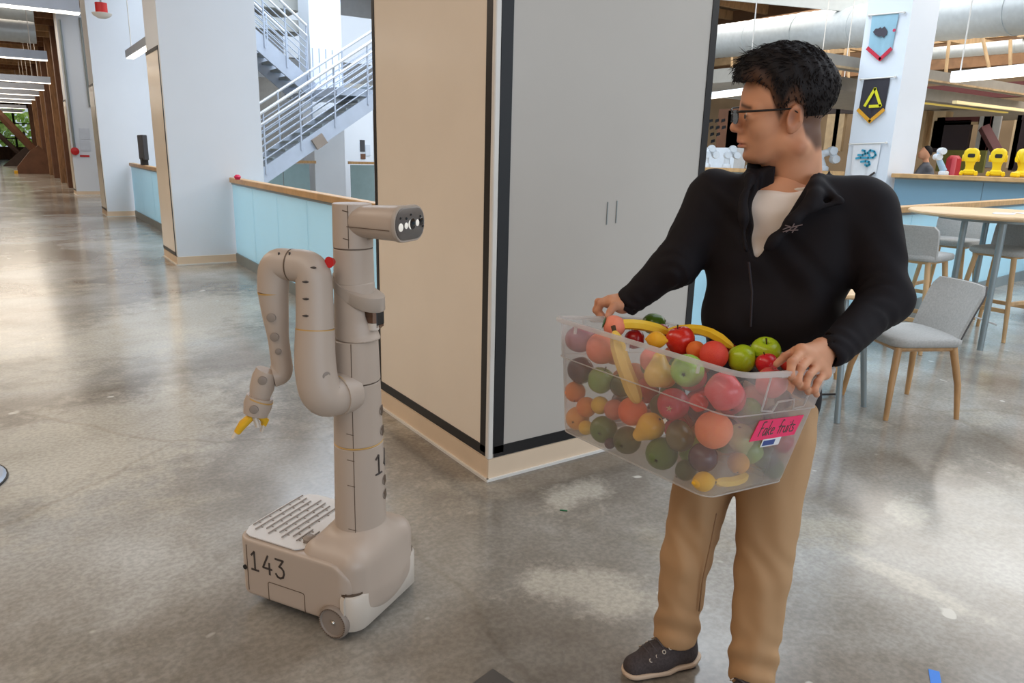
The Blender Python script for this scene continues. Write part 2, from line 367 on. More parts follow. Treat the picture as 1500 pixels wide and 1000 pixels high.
# ---------------------------------------------------------------- guard walls of back-painted glass
def guard(label, pts, h, panels, glass, group, rail=(.09, .06), kick=True):
    r = root('guard_rail', label, 'railing', (pts[0][0], pts[0][1], 0)); W = WM(r)
    a, c = Vector((pts[0][0], pts[0][1], 0)), Vector((pts[1][0], pts[1][1], 0)); d = (c - a); Ln = d.length; ang = math.atan2(d.y, d.x); R = Rz(ang)
    mid = (a + c) / 2
    ob('handrail', G().box((mid.x, mid.y, h - rail[1] / 2), (Ln, rail[0], rail[1]), R, .006), oak, r, W=W)
    w = Ln / panels
    for k in range(panels):
        p = a + d * ((k + .5) / panels)
        ob('glass_panel', G().box((p.x, p.y, .12 + (h - rail[1] - .12) / 2), (w - .008, .03, h - rail[1] - .125), R), glass, r, W=W)
    ob('clamp_rail', G().box((mid.x, mid.y, h - rail[1] - .012), (Ln - .004, .05, .02), R), grey_metal, r, W=W)
    if kick: ob('kick_plate', G().box((mid.x, mid.y, .06), (Ln, .05, .12), R), grey_metal, r, W=W)
    return r
guard('low pale blue glass guard with an oak handrail, between the white column and the robot', ((2.30, 9.36), (2.17, 3.66)), 1.03, 6, blue_glass, 'g')
guard('short blue glass guard glimpsed between the two white columns on the left', ((2.10, 16.2), (2.10, 10.32)), 1.03, 5, blue_glass, 'g')
guard('long pale blue glass guard behind the round bar table on the right', ((2.86, 3.12), (10.9, 4.01)), 1.03, 6, blue_glass, 'g')
guard('farther blue glass guard with the yellow robots along its rail', ((11.12, 6.08), (12.0, -1.0)), 1.255, 6, blue_glass_far, 'g', (.34, .06))
guard('farthest blue glass guard seen just left of the man\'s face', ((10.95, 6.84), (8.0, 10.2)), 1.255, 4, blue_glass_far, 'g', (.34, .06))
# ================================================================== the mobile robot
shell = M('robot_shell', (180, 164, 150), .42, var=.015, scale=4, bump=.02, bscale=500)
shell2 = M('robot_panel', (170, 156, 143), .45, var=.015, scale=4)
shell_light = M('robot_bumper', (198, 188, 176), .4, var=.01)
grip_grey = M('robot_grey', (140, 128, 118), .5)
seam_brown = M('robot_seam', (92, 76, 62), .5)
amber = M('amber_ring', (190, 150, 84), .4)
ink = M('dark_ink', (62, 54, 50), .5)
black_gloss = M('black_lens', (20, 20, 22), .12)
bezel = M('face_plate', (92, 86, 82), .3)
lens_white = EM('lens_white', (235, 228, 216), .25)
red_plastic = M('red_plastic', (196, 32, 34), .35)
yellow_grip = M('yellow_grip', (222, 172, 30), .5, var=.08, scale=40)
chrome = M('chrome', (210, 205, 196), .2, .9)
bronze = M('bronze_glass', (112, 84, 66), .15, .5)
F2 = Vector((.514, -.858, 0)); L2 = Vector((.858, .514, 0)); UPZ = Vector((0, 0, 1))
NC = Vector((.69, 1.77, 0)); RB = NC + L2 * .172 - F2 * .215
rob = root('robot', 'grey wheeled mobile robot with a mast, sensor head and one folded arm', 'robot', tuple(RB)); RW = WM(rob)
def rp(f, l, z): return NC + F2 * f + L2 * l + UPZ * z            # f forward of the front-right corner, l to the robot's left
BASIS = Matrix(((F2.x, L2.x, 0), (F2.y, L2.y, 0), (0, 0, 1)))
CC = rp(-.095, .172, 0)
# lower body and flared mast foot in one smooth shell
s = SDF((.2, 1.5, -.01), (1.3, 2.6, .42), .0055)
def plan(X, Y): return (X - NC.x) * F2.x + (Y - NC.y) * F2.y, (X - NC.x) * L2.x + (Y - NC.y) * L2.y
sb = SDF((.2, 1.5, -.01), (1.3, 2.6, .30), .0048); sb.f[:] = -1
def flank(X, Y, Z):
    f, l = plan(X, Y); q0 = np.abs(f + .2255) - .2195 + .05; q1 = np.abs(l - .172) - .172 + .05
    d = np.hypot(np.maximum(q0, 0), np.maximum(q1, 0)) + np.minimum(np.maximum(q0, q1), 0) - .05
    c0 = np.maximum(f + .10, 0); c1 = np.maximum(Z - .146, 0); return np.maximum(d, np.hypot(c0, c1) - .09)
sb.cut(flank, .004); sb.cut(lambda X, Y, Z: np.maximum(Z - .236, .042 - Z), .010)
ob('rear_body', sb.mesh(), shell, rob, 60, RW)
s.rbox(rp(-.105, .172, .15), (.225, .326, .235), .055, BASIS, .001)
s.cap(rp(-.095, .172, .13), rp(-.095, .172, .30), .118, .0715, .06)
s.cut(lambda X, Y, Z: .042 - Z, .006)
ob('front_hood', s.mesh(), shell, rob, 60, RW)
ob('skirt', G().box(rp(-.215, .172, .04), (.40, .30, .045), BASIS, .02), black_gloss, rob, W=RW)
# front bumper: curved band, separate
def rrow(z, off, f0, r=.05, n=7):
    pts = []
    for k in range(n + 1): a = math.radians(-90 + 90 * k / n); pts.append(rp(f0 - r + r * math.cos(a) + off * math.cos(a), .002 + r + r * math.sin(a) + off * math.sin(a), z))
    for k in range(n + 1): a = math.radians(90 * k / n); pts.append(rp(f0 - r + r * math.cos(a) + off * math.cos(a), .342 - r + r * math.sin(a) + off * math.sin(a), z))
    return pts
def band(z0, z1, off, f0, back=-.03):
    rings = []
    for z, o_ in ((z0, off - .006), (z0 + .006, off), (z1 - .008, off), (z1, off - .008)):
        q = rrow(z, o_, f0); q = [rp(back, -.002 - o_, z)] + q + [rp(back, .346 + o_, z)]; rings.append(q)
    return G().loft(rings)
ob('bumper', band(.024, .142, .006, .004), shell_light, rob, 50, RW)
ob('bumper_seam', band(.142, .149, .0, .004, -.03), seam_brown, rob, 50, RW)
# tread plate on the deck
TD = frame(rp(-.30, .172, .236), F2, None, UPZ)
g = G(); T = frame(rp(-.322, .172, .236), F2, None, UPZ)
g.prism([(-.075, -.158), (.10, -.158), (.13, -.13), (.13, .13), (.10, .158), (-.075, .158), (-.10, .148), (-.118, .115), (-.122, .08), (-.122, -.08), (-.118, -.115), (-.10, -.148)], T, .0035)
deck = ob('deck_plate', g, M('deck_plate', (206, 203, 200), .5), rob, W=RW)
g = G()
for k in range(9):
    u = -.11 + k * .0265; l0 = -.125 if k % 2 else -.105; l1 = .125 - .01 * (k % 3)
    if u > .07: l0, l1 = -.12, -.045
    g.box(T @ Vector((u, (l0 + l1) / 2, .0072)), (.0035, l1 - l0, .003), BASIS)
    for q in range(5): g.box(T @ Vector((u + .006, l0 + (l1 - l0) * (q + .5) / 5, .0036)), (.006, .003, .004), BASIS)
ob('deck_rib', g, grip_grey, deck, W=RW)
ob('port_cap', G().lathe([(.0, .24), (.02, .24), (.02, .262), (.012, .268), (0, .268)], 14, Matrix.Translation(rp(-.215, .075, -.012))), grip_grey, rob, W=RW)
# side details (right flank)
TS = frame(rp(-.215, -.0002, 0), F2, None, -L2)                     # x forward, y up, z outwards
def side(name, poly, z, d, mt): return ob(name, G().prism(poly, TS @ Matrix.Translation((0, 0, z)), d), mt, rob, W=RW)
def outline(g, pts, w, T, d, closed=True): stroke(g, pts + ([pts[0]] if closed else []), w, T, d)
g = G(); outline(g, [(-.105, .045), (-.105, .105), (-.1, .11), (.03, .11), (.035, .105), (.035, .045)], .0022, TS @ Matrix.Translation((0, 0, -.0012)), .002, False)
outline(g, [(-.185, .06), (-.185, .215)], .002, TS @ Matrix.Translation((0, 0, -.0012)), .002, False)
ob('panel_seam', g, seam_brown, rob, W=RW)
side('charge_port', [(.008 * math.cos(a) - .196, .008 * math.sin(a) + .135) for a in np.linspace(0, 6.28, 13)[:-1]], -.002, .003, black_gloss)
# digits, drawn as pen strokes
DIG = {'1': [[(.18, .78), (.5, 1), (.5, 0)], [(.14, 0), (.86, 0)]],
       '4': [[(.72, 0), (.72, 1 * .62)], [(.6, 1), (.06, .3), (.95, .3)]],
       '3': [[(.08, .98), (.86, .98), (.45, .6), (.66, .58), (.86, .45), (.9, .28), (.78, .07), (.5, -.02), (.22, .03), (.06, .17)]]}
def write_digits(T, text, size, gap, w, name, par, bend=None):
    for i, ch in enumerate(text):
        g = G()
        for pl in DIG[ch]: stroke(g, [((i * gap + p[0] * .62) * size, p[1] * size) for p in pl], w, T, .0012)
        if bend: g.v = [bend(Vector(p)) for p in g.v]
        ob(name, g, ink, par, W=RW)
TT = frame(rp(-.388, -.0002, .137), F2, None, -L2)
write_digits(TT, '143', .062, .80, .0062, 'number_digit', rob)
# wheels
def wheel(f, l, out):
    T = frame(rp(f, l, .052), F2, None, -L2 if out < 0 else L2)
    w = ob('wheel', G().lathe([(.0, -.014), (.05, -.014), (.052, -.008), (.052, .008), (.048, .014), (.043, .014), (.041, .009), (.012, .007), (0, .007)], 32, T), grip_grey, rob, W=RW)
    ob('axle_cap', G().lathe([(0, .006), (.007, .006), (.007, .011), (.004, .014), (0, .014)], 12, T), chrome, w, W=RW)
    g = G()
    for k in range(40):
        a = k * math.pi / 20; p = T @ Vector((.045 * math.cos(a), .045 * math.sin(a), .0142)); g.box(p, (.0035, .0035, .002), BASIS)
    ob('tread_marks', g, seam_brown, w, W=RW)
wheel(-.07, .0, -1); wheel(-.07, .344, 1)
# mast
def mast(z0, z1, r0, r1, mt=shell, name='mast_section', n=40, sq=1.06, dx=0, dz=0):
    rings = []
    for z, r in ((z0, r0 - .002), (z0 + .002, r0), (z0 + (z1 - z0) * .5, (r0 + r1) / 2), (z1 - .002, r1), (z1, r1 - .002)):
        rings.append([CC + (F2 * math.cos(a) * (1 + .0 * sq) + L2 * math.sin(a) * sq) * r + UPZ * z + F2 * dx for a in [2 * math.pi * k / n for k in range(n)]])
    return ob(name, G().loft(rings), mt, rob, 40, RW)
m1 = mast(.27, .553, .0765, .071); mast(.553, .558, .0712, .0712, amber, 'seam_ring')
m2 = mast(.558, .745, .071, .0665); mast(.745, .748, .066, .066, seam_brown, 'seam_ring')
m3 = mast(.748, .872, .0665, .0625)
# waist: hollowed front bay under the collar
s = SDF(CC + Vector((-.13, -.13, .86)), CC + Vector((.13, .13, 1.06)), .0035)
s.cap(CC + UPZ * .8, CC + UPZ * 1.2, .061, .054, .001)
s.cap(CC + UPZ * .868 + F2 * .015, CC + UPZ * .885 + F2 * .012, .058, .05, .02)
s.ell(CC + F2 * .088 + L2 * .03 + UPZ * .955, (.062, .062, .06), None, .012, 'sub')
s.cut(lambda X, Y, Z: .872 - Z, .002); s.cut(lambda X, Y, Z: Z - 1.04, .002)
ob('waist', s.mesh(), shell, rob, 50, RW)
# collar band that slopes to the front
rings = []
for z, gr in ((-.016, 0), (-.014, .003), (.016, .003), (.018, 0)):
    ring = []
    for k in range(44):
        a = 2 * math.pi * k / 44; fr = max(0, math.cos(a)); r = .057 + gr + .034 * fr ** 3
        ring.append(CC + (F2 * math.cos(a) * r + L2 * math.sin(a) * r) + UPZ * (1.012 + z * (1 + .25 * fr) - .034 * math.cos(a)))
    rings.append(ring)
ob('collar', G().loft(rings), shell2, rob, 50, RW)
bx = ob('scanner', G().box(CC + F2 * .05 + L2 * .012 + UPZ * .935, (.055, .05, .062), BASIS, .008), bronze, rob, W=RW)
ob('scanner_window', G().box(CC + F2 * .0775 + L2 * .012 + UPZ * .94, (.004, .036, .044), BASIS, .002), black_gloss, bx, W=RW)
ob('scanner_foot', G().tube([CC + F2 * .06 + UPZ * .905, CC + F2 * .06 + UPZ * .925], .018, 14), shell_light, bx, W=RW)
m4 = mast(1.035, 1.132, .0555, .054); mast(1.132, 1.134, .0535, .0535, seam_brown, 'seam_ring')
m5 = mast(1.134, 1.255, .0545, .053)
for z in (.5, .42, .345): pass
# long vertical parting line, with tick marks, and round vents
def on_mast(a, z, off=0):
    zz = [(.27, .0765), (.553, .0712), (.745, .0668), (.872, .0628), (1.035, .0556), (1.255, .0535)]
    r = np.interp(z, [q[0] for q in zz], [q[1] for q in zz]); d = F2 * math.cos(a) + L2 * math.sin(a) * 1.06
    return CC + d * (r + off) + UPZ * z
g = G(); AS = math.radians(-64)
for z0, z1 in ((.275, .55), (.56, .743), (.75, .87), (1.137, 1.253)):
    g.tube([on_mast(AS, z0, -.0004), on_mast(AS, z1, -.0004)], .0013, 6)
for z in (.30, .44, .52, .60, .70, .73, 1.16, 1.235):
    g.tube([on_mast(AS + .03, z, 0), on_mast(AS - .28, z + .004, 0)], .0014, 6)
ob('parting_line', g, seam_brown, rob, W=RW)
for z in (.385, .44, .60, .665, .44 + .0):
    pass
for a, z in ((.36, .385), (.36, .432), (.36, .592), (.36, .655)):
    p = on_mast(a, z); d = (F2 * math.cos(a) + L2 * math.sin(a)).normalized(); T = frame(p - d * .003, UPZ, None, d)
    v = ob('vent', G().lathe([(0, 0), (.0145, 0), (.0145, .0045), (.012, .0055), (0, .0055)], 18, T), grip_grey, rob, W=RW)
    ob('vent_slot', G().box(p + d * .0027, (.002, .02, .026), Matrix((d, UPZ.cross(d), UPZ)).transposed() @ Matrix.Rotation(.3, 3, 'X')), seam_brown, v, W=RW)
def bendmast(p):
    q = p - CC; a0 = -.62 + q.y * 0
    return p
# number on the mast, wrapped round it
for i, ch in enumerate('143'):
    g = G()
    for pl in DIG[ch]:
        pts = []
        for (u0, v0), (u1, v1) in zip(pl[:-1], pl[1:]):
            for k in range(5): pts.append((u0 + (u1 - u0) * k / 4, v0 + (v1 - v0) * k / 4))
        P3 = [on_mast(-.30 + (i * .78 + u * .62) * .062 / .072, .465 + v * .06, .0002) for u, v in pts]
        g.tube(P3, .003, 6)
    ob('number_digit', g, ink, rob, W=RW)
# head
hd = CC + UPZ * 1.208
def hring(f, w, h, dz=0, r=None, sh=0):
    return [hd + F2 * f + L2 * (x + sh) + UPZ * (y + dz) for x, y in rrect(w, h, min(w, h) * .46 if r is None else r, 7)]
rings = [hring(-.032, .05, .05), hring(-.028, .075, .07), hring(.0, .098, .082), hring(.06, .112, .086, .001), hring(.12, .132, .090, .002), hring(.172, .146, .093, .003), hring(.178, .145, .092, .003)]
head = ob('head', G().loft(rings), shell, rob, 40, RW)
g = G().loft([hring(.176, .150, .097, .003), hring(.184, .150, .097, .003), hring(.187, .147, .094, .003)]); ob('face_rim', g, shell2, head, 40, RW)
g = G().loft([hring(.180, .138, .084, .003), hring(.189, .138, .084, .003), hring(.190, .134, .08, .003)]); ob('face_plate', g, bezel, head, 40, RW)
def lens(l, z, r, mt, nm, d=.004):
    T = frame(hd + F2 * .1885 + L2 * l + UPZ * z, UPZ, None, F2); ob(nm, G().lathe([(0, 0), (r, 0), (r, d * .7), (r * .75, d), (0, d)], 16, T), mt, head, W=RW)
for l, z, r, mt in ((-.048, -.004, .011, lens_white), (-.022, -.001, .0085, lens_white), (.001, .001, .013, lens_white), (.008, .002, .015, black_gloss), (.033, .003, .009, lens_white), (.052, .006, .011, black_gloss), (.047, .02, .003, black_gloss), (.06, -.008, .003, black_gloss), (-.05, .02, .003, black_gloss), (.0, .027, .003, black_gloss), (-.022, .018, .0035, black_gloss)):
    lens(l, z, r, mt, 'camera_lens', .003 if mt is lens_white else .004)
g = G().tube([hd + F2 * f + L2 * (-.0 - (.049 + .024 * max(0, f) / .172)) + UPZ * -.012 for f in (-.02, .03, .08, .13, .17)], .0011, 6); ob('head_seam', g, seam_brown, head, W=RW)
ob('neck_fin', G().prism([(-.02, 0), (.09, 0), (.02, -.02)], frame(hd + L2 * .004 - UPZ * .04, F2, None, -L2), .012), shell2, head, W=RW)
ob('stop_button', G().tube([Vector((.713, 1.9, 1.103)), Vector((.70, 1.893, 1.103))], [.010, .0155], 14), red_plastic, rob, W=RW)
# ---- folded arm
def bez(P, n=7):
    """smooth polyline with rounded corners"""
    out = [Vector(P[0])]
    for a, b_, c in zip(P[:-2], P[1:-1], P[2:]):
        a, b_, c = Vector(a), Vector(b_), Vector(c); p, q = b_ + (a - b_) * .5, b_ + (c - b_) * .5
        out += [p.lerp(b_, t).lerp(b_.lerp(q, t), t) for t in [k / n for k in range(n + 1)]]
    return out + [Vector(P[-1])]
def limb(name, P, r, par=rob, n=28, corner=True):
    pts = bez(P) if corner else [Vector(p) for p in P]
    d = [0]
    for p, q in zip(pts[:-1], pts[1:]): d.append(d[-1] + (q - p).length)
    R = [np.interp(x / d[-1], np.linspace(0, 1, len(r)), r) for x in d]
    return ob(name, G().tube(pts, R, n), shell, par, 45, RW)
def ringseam(p, q, r, mt=amber):
    p, q = Vector(p), Vector(q); d = (q - p).normalized() * .002; return ob('seam_ring', G().tube([p - d, p + d], r, 28), mt, rob, W=RW)
limb('shoulder_elbow', [(.728, 1.910, .722), (.663, 1.893, .722), (.652, 1.905, .81), (.661, 1.914, .918)], [.058, .058, .056, .053])
limb('shoulder_stub', [(.755, 1.922, .722), (.708, 1.901, .722)], [.063, .06], corner=False); ringseam((.709, 1.902, .722), (.70, 1.897, .722), .0605)
ringseam((.661, 1.914, .919), (.662, 1.915, .93), .0525)
limb('upper_arm', [(.661, 1.914, .921), (.668, 1.924, 1.03), (.667, 1.930, 1.085), (.625, 1.978, 1.089)], [.0515, .050, .049, .044])
ringseam((.627, 1.975, 1.089), (.617, 1.987, 1.089), .0445, seam_brown)
limb('elbow', [(.626, 1.977, 1.089), (.588, 2.016, 1.091), (.583, 2.020, 1.012)], [.0438, .043, .042]); ringseam((.583, 2.02, 1.012), (.584, 2.02, 1.0), .0415)
limb('forearm', [(.583, 2.020, 1.012), (.587, 2.021, .93), (.594, 2.023, .84), (.600, 2.025, .77), (.572, 2.03, .765)], [.041, .036, .029, .029, .032])
limb('wrist', [(.556, 2.030, .785), (.548, 2.033, .765), (.541, 2.036, .735), (.534, 2.04, .705)], [.030, .034, .034, .028], corner=False)
limb('hand_base', [(.535, 2.039, .708), (.528, 2.041, .684), (.520, 2.042, .655)], [.037, .040, .034], corner=False); ringseam((.534, 2.039, .7), (.53, 2.04, .69), .0385)
for P, R in (([(.513, 2.046, .652), (.487, 2.055, .628), (.470, 2.06, .604)], [.016, .019, .014]), ([(.528, 2.037, .655), (.545, 2.042, .632), (.540, 2.042, .618)], [.013, .015, .010])):
    fg = ob('finger', G().tube(P, R, 12, flat=.7), yellow_grip, rob, 50, RW)
    d = (Vector(P[2]) - Vector(P[1])).normalized()
    ob('finger_tip', G().tube([Vector(P[2]) - d * .004, Vector(P[2]) + d * .02], [R[2] * 1.02, R[2] * .7], 12, flat=.6), M('tip_white', (214, 206, 196), .5), fg, W=RW)
g = G().tube([(.513, 2.03, .655), (.520, 2.035, .63), (.522, 2.034, .62)], .012, 10, flat=.6); ob('finger_guard', g, M('tip_white', (214, 206, 196), .5), rob, W=RW)
# dark slots and round pads on the arm
VD = Vector((-.31, -.95, .0)).normalized(); RT = Vector((.83, -.56, 0))
def pad(p, r, nm, mt, d=VD):
    T = frame(p, UPZ, None, d); return ob(nm, G().lathe([(0, -.004), (r, -.004), (r, .002), (r * .8, .003), (0, .003)], 16, T), mt, rob, W=RW)
def surf(c, r, side_): n = (VD * math.sqrt(1 - side_ ** 2) + RT * side_).normalized(); return Vector(c) + n * r, n
for c, r, sd in (((.585, 2.02, .945), .037, -.25), ((.59, 2.022, .888), .0325, -.25), ((.593, 2.023, .845), .0295, -.1), ((.548, 2.033, .765), .034, -.1), ((.527, 2.041, .683), .040, -.2), ((.652, 1.905, .80), .056, .6)):
    p, n = surf(c, r, sd); pad(p, .0125 if r > .03 else .009, 'arm_pad', grip_grey, n)
for c, r, sd in (((.664, 1.918, .965), .0515, -.45), ((.667, 1.921, 1.01), .0505, -.45), ((.669, 1.925, 1.055), .0495, -.45), ((.66, 1.935, 1.092), .047, .2)):
    p, n = surf(c, r, sd); ob('arm_slot', G().tube([p - RT * .0085, p + RT * .002, p + RT * .0085], [.0015, .0034, .0015], 8), ink, rob, W=RW)
for c in ((.600, 2.002, 1.092), (.622, 1.98, 1.094)):
    p = Vector(c) + VD * .032 + UPZ * .028; ob('arm_slot', G().tube([p - UPZ * .006, p + UPZ * .006], .0028, 8), ink, rob, W=RW)
g = G().tube([Vector((.652, 1.905, .81)) + (VD * .86 - RT * .5) * .0545, Vector((.661, 1.914, .915)) + (VD * .86 - RT * .5) * .052], .0012, 6)
g.tube([Vector((.662, 1.915, .925)) + (VD * .86 - RT * .5) * .0508, Vector((.668, 1.924, 1.05)) + (VD * .86 - RT * .5) * .049], .0012, 6)
ob('parting_line', g, seam_brown, rob, W=RW)
# ================================================================== the man carrying the tote
def vcol(name, base, rough, bump=0, bscale=400, spec=.4, sss=0):
    """material coloured by the mesh's own 'tint' attribute (skin, lips, brows, stubble, painted ear shade)"""
    mt = M(name, (255, 255, 255), rough, bump=bump, bscale=bscale, spec=spec); nt = mt.node_tree; b = nt.nodes['Principled BSDF']
    a = nt.nodes.new('ShaderNodeAttribute'); a.attribute_name = 'tint'; nt.links.new(a.outputs['Color'], b.inputs['Base Color'])
    if sss: b.inputs['Subsurface Weight'].default_value = sss; b.inputs['Subsurface Radius'].default_value = (.012, .005, .003); b.inputs['Subsurface Scale'].default_value = .6
    return mt
skin = vcol('skin', None, .5, .06, 700, .35, .12)
def tint(o, C):
    at = o.data.color_attributes.new('tint', 'FLOAT_COLOR', 'POINT'); at.data.foreach_set('color', np.concatenate([C, np.ones((len(C), 1))], 1).astype(np.float32).ravel())
SK = np.array(lin((212, 154, 120))[:3]); SKD = np.array(lin((176, 112, 82))[:3]); LIP = np.array(lin((176, 96, 84))[:3]); HR = np.array(lin((30, 24, 24))[:3]); STUB = np.array(lin((128, 94, 74))[:3])
def ss(a, b_, x): t = np.clip((x - a) / (b_ - a), 0, 1); return t * t * (3 - 2 * t)
man = root('person', 'man in black zip jacket, tan trousers and glasses holding the tote of fruit', 'person', (1.5, 1.12, 0)); MW = WM(man)
# ---- head (built in its own frame: x forward, y to his left, z up)
yaw, pit, rol, hs = 2.4012, .06, -.1205, 1.05
Fh = Vector((math.cos(yaw) * math.cos(pit), math.sin(yaw) * math.cos(pit), -math.sin(pit))); S0 = Vector((-math.sin(yaw), math.cos(yaw), 0)); U0 = Fh.cross(S0)
Sh = S0 * math.cos(rol) + U0 * math.sin(rol); Uh = U0 * math.cos(rol) - S0 * math.sin(rol)
HM = np.array([list(Fh), list(Sh), list(Uh)]) * hs; HC = np.array((1.6586, 1.2246, 1.5174))
def h2w(V): return np.asarray(V) @ HM + HC
def hv(*p): return Vector(h2w(p))
s = SDF((-.135, -.105, -.25), (.145, .105, .155), .0027)
s.ell((-.012, 0, .045), (.102, .078, .088), None, .01)
s.ell((.034, 0, .025), (.062, .066, .072), None, .02)
s.ell((.026, 0, -.045), (.066, .060, .070), None, .025)
for e in (-1, 1):
    s.cap((-.004, e * .047, -.058), (.05, e * .022, -.096), .022, .019, .022)
    s.ell((.052, e * .042, -.024), (.03, .022, .026), None, .02)
s.ell((.066, 0, -.100), (.020, .022, .016), None, .018)
for e in (-1, 1):
    s.cap((.084, e * .012, .019), (.066, e * .05, .017), .011, .010, .012)
    s.ell((.106, e * .034, -.002), (.018, .021, .013), None, .012, 'sub')
    s.ell((.079, e * .033, -.003), (.013, .017, .011), None, .004)
s.cap((.092, 0, .010), (.110, 0, -.028), .007, .0095, .012)
s.ell((.108, 0, -.032), (.0125, .0115, .0105), None, .006)
for e in (-1, 1):
    s.ell((.098, e * .0125, -.036), (.011, .008, .008), None, .005); s.ell((.104, e * .007, -.0425), (.004, .003, .003), None, .003, 'sub')
s.ell((.090, 0, -.056), (.012, .016, .014), None, .012)
s.ell((.089, 0, -.0645), (.0135, .024, .006), None, .004); s.ell((.088, 0, -.0755), (.0125, .02, .0068), None, .004)
s.ell((.104, 0, -.070), (.012, .022, .0016), None, .003, 'sub'); s.ell((.090, 0, -.0855), (.006, .02, .004), None, .008, 'sub')
for e in (-1, 1):
    s.cap((-.03, e * .062, -.075), (.0, e * .05, -.07), .016, .014, .02)
    R = np.array(Matrix.Rotation(e * .32, 3, 'Z') @ Matrix.Rotation(-.18, 3, 'Y'))
    s.ell((-.014, e * .081, -.008), (.021, .0085, .033), R, .005)
    s.ell((-.007, e * .0925, -.006), (.0125, .0085, .021), R, .002, 'sub'); s.ell((-.006, e * .082, -.034), (.009, .0065, .010), None, .004)
    s.cap((-.022, e * .088, .012), (-.024, e * .088, -.014), .0028, .0025, .003)
s.cap((-.034, 0, -.06), (-.056, 0, -.225), .060, .058, .03)
s.ell((.012, 0, -.128), (.018, .014, .016), None, .03)
s.cap((-.03, .05, -.08), (-.012, .018, -.165), .015, .010, .03); s.cap((-.03, -.05, -.08), (-.012, -.018, -.165), .015, .010, .03)
V, Fc = s.mesh(); X, Y, Z = V.T
C = np.tile(SK, (len(V), 1))
def mixto(C, c, w): return C * (1 - w[:, None]) + c * w[:, None]
blot_ = np.sin(X * 90 + Y * 70) * np.sin(Z * 80 + Y * 60); C *= (1 + .05 * blot_)[:, None]
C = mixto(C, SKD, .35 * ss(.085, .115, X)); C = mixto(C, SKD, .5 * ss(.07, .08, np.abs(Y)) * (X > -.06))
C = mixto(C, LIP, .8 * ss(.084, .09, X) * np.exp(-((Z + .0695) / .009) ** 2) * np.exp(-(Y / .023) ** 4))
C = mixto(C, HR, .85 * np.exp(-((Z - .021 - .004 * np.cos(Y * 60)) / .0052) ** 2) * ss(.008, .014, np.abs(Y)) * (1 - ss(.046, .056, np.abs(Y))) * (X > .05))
for e in (-1, 1): C = mixto(C, SKD * .6, .75 * np.exp(-(((X + .007) / .010) ** 2 + ((Z + .004) / .016) ** 2)) * ss(.070, .078, e * Y) * (1 - ss(.089, .093, e * Y)))  # shade of the ear hollow painted into the skin colour
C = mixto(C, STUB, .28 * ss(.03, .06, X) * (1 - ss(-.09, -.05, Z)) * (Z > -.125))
lash = np.exp(-((Z + .0015) / .0022) ** 2) * np.exp(-((np.abs(Y) - .033) / .014) ** 4) * (X > .07); C = mixto(C, HR, .8 * lash)
hl = np.interp(X, [-.14, -.075, -.045, -.03, -.012, .004, .018, .03, .045, .058, .075, .15], [-.088, -.085, -.05, -.0, .03, .02, -.012, .01, .052, .062, .080, .092])   # hairline height
C = mixto(C, np.array(lin((66, 46, 38))[:3]), .85 * ss(-.012, .012, Z - hl)); HV, HF, HCOL = [h2w(V)], [Fc], [C]
# ---- body under the clothes; arms and hands
T1 = Vector((.46, -.89, 0)).normalized(); T0 = Vector((-T1.y * -1, 0, 0)); T0 = Vector((-.89, -.46, 0)).normalized()        # his left, his front
NB = Vector((1.668, 1.2, 1.354))
shR, shL = Vector((1.582, 1.352, 1.295)), Vector((1.776, 1.034, 1.29))
elR, wrR = Vector((1.4950, 1.3900, 1.1190)), Vector((1.4230, 1.4850, 1.0040))
elL, wrL = Vector((1.7650, 0.9400, 1.0760)), Vector((1.5460, 0.9340, 0.9770))
chest, waist, hem, pel = Vector((1.69, 1.205, 1.19)), Vector((1.665, 1.19, .985)), Vector((1.625, 1.19, .80)), Vector((1.60, 1.17, .74))
hpR, knR, anR = Vector((1.545, 1.235, .70)), Vector((1.4440, 1.2160, 0.3280)), Vector((1.4220, 1.2090, 0.0790))
hpL, knL, anL = Vector((1.60, 1.085, .70)), Vector((1.5350, 1.0330, 0.3460)), Vector((1.4920, 1.0000, 0.0670))
TP, TQ = tuple(T0), None
def torso(s, g, arms=True, k=.05):
    s.cap(chest + Vector((0, 0, .06)) - T1 * .085, chest + Vector((0, 0, .06)) + T1 * .085, .098 + g, None, k, flat=(TP, .92))
    s.cap(chest - Vector((0, 0, .05)) - T1 * .075, chest - Vector((0, 0, .05)) + T1 * .075, .108 + g, None, k, flat=(TP, .92))
    s.cap(waist - T1 * .062, waist + T1 * .062, .105 + g, None, k, flat=(TP, .95))
    s.cap(hem - T1 * .05, hem + T1 * .05, .104 + g, None, k, flat=(TP, .95))
    s.cap(NB + Vector((.012, .006, -.075)), NB + Vector((.01, .005, -.03)), .085 + g, .062 + g, k)
    for sh in (shR, shL): s.cap(NB + Vector((0, 0, -.055)) + (sh - NB) * .25, sh + Vector((0, 0, .0)), .05 + g, .050 + g, .04)
def legs(s, g, k=.03):
    s.cap(pel - T1 * .05, pel + T1 * .05, .102 + g, None, .05, flat=(TP, .95))
    for hp, kn, an in ((hpR, knR, anR), (hpL, knL, anL)): s.cap(hp, kn, .078 + g, .056 + g, .04); s.cap(kn, an, .056 + g, .042 + g, .03)
s = SDF((1.25, .8, .02), (2.0, 1.6, 1.42), .011)
torso(s, -.016); legs(s, -.014)
for sh, el, wr in ((shR, elR, wrR), (shL, elL, wrL)): s.cap(sh, el, .043, .034, .03); s.cap(el, wr, .036, .024, .02)
V, Fc = s.mesh(); HV.append(V); HF.append(Fc); HCOL.append(np.tile(SK, (len(V), 1)))
